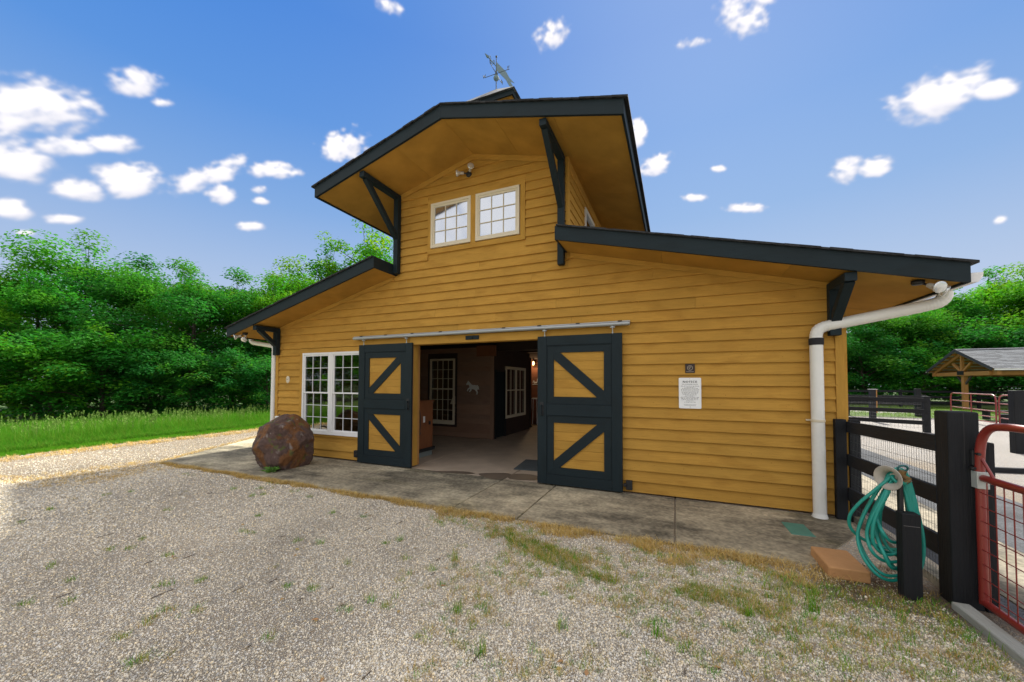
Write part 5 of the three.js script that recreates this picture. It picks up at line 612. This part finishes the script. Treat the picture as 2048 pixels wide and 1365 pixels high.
  [[-21.9, .6, 3.6, 'low bright bush at the far left meadow edge'], [-20.8, -.7, 3.7, 'low young tree second from the left edge'], [-20.2, -2.0, 4.3, 'low young tree under the tallest left crown'], [-19.1, -3.1, 4.4, 'low young tree tinted dark as if shaded in the middle of the meadow edge'], [-17.6, -3.9, 4.1, 'low young tree with a pale top by the meadow'], [-16.9, -5.3, 4.3, 'low young tree left of the far downspout'], [-15.6, -6.2, 3.7, 'low young tree just behind the far downspout'], [-25.4, -1.2, 4.4, 'low tree in the second row at the far left'], [-23.4, -3.2, 4.6, 'low tree in the second row under the dark green tree'], [-21.6, -5.0, 4.4, 'low tree in the second row under the broad dark tree'], [-18.9, -7.4, 4.4, 'low tree in the second row near the eave end']].forEach(([x, z, h, l], i) => tree('young_tree', l, SG, 4, x, z, h * (i > 2 && i < 7 ? .8 : 1), i * 1.3, i < 3 ? [1, 0, 3][i] : 2, 1.15));  // all but the first three get dark leaves, painting in understory shade
  const right = [[15.0, -38.5, 9.8, 0, 2, 'dark tree next to the right barn corner'], [19.5, -41.5, 10.6, 1, 2, 'dark green tree left of the pavilion roof'], [23.6, -42.3, 10.2, 2, 0, 'broad tree directly behind the pavilion gable'], [28.6, -47.2, 12.6, 0, 3, 'leafy tree above the pavilion ridge'], [33.0, -51.0, 14.4, 1, 1, 'yellowish tall tree behind the pavilion at right'], [33.6, -45.6, 13.4, 2, 1, 'bright broad tree at the right picture edge'], [38.5, -52.0, 15.2, 0, 1, 'tallest bright tree at the right picture edge'], [26.2, -40.2, 7.6, 4, 2, 'low dark tree behind the pavilion posts'], [18.2, -37.6, 6.2, 4, 2, 'low dark tree behind the paddock fence'], [22.4, -38.4, 5.6, 4, 0, 'low leafy tree left of the pavilion post'], [31.5, -40.8, 7.0, 4, 2, 'low dark tree right of the pavilion post'], [12.4, -41.0, 10.5, 1, 0, 'tree mostly hidden behind the right barn corner'], [15.2, -42.5, 7.5, 4, 2, 'dark undergrowth tree beside the right barn corner'], [20.6, -45.0, 8.5, 4, 2, 'dark undergrowth tree in the back row left of the pavilion'], [25.0, -46.5, 8.5, 4, 0, 'undergrowth tree in the back row behind the pavilion gable'], [29.6, -44.0, 8.0, 4, 2, 'dark undergrowth tree in the back row behind the pavilion roof']];
  right.forEach(([x, z, h, k, m, l], i) => tree('leafy_tree', l, RG, k, x, z, h, i * 2.3 + .5, m, 1.2));
  // the wood goes on round the clearing; the tall window mirrors this stretch of it
  [[-30, 6, 9.5, 0, 0, 'tree of the wood left of the view, mirrored in the tall window'], [-31, 12, 10, 1, 2, 'dark tree of the wood mirrored in the tall window'], [-29, 18, 9.5, 2, 1, 'bright tree of the wood mirrored in the tall window'], [-26, 24, 10, 0, 3, 'farthest tree of the wood mirrored in the tall window'], [-27.5, 14.5, 5.2, 4, 2, 'low dark tree of the wood mirrored in the tall window, nearest the lane'], [-26.5, 19.0, 5.4, 4, 0, 'low leafy tree of the wood mirrored in the tall window'], [-25.0, 22.0, 5.0, 4, 2, 'low dark tree of the wood mirrored in the tall window, second from the end'], [-23.0, 26.5, 5.6, 4, 3, 'low tree of the wood mirrored in the tall window, at the end']].forEach(([x, z, h, k, m, l], i) => tree('leafy_tree', l, LG, k, x, z, h, i * 1.9, m, 1.2));
}

renderer.render(scene, camera);
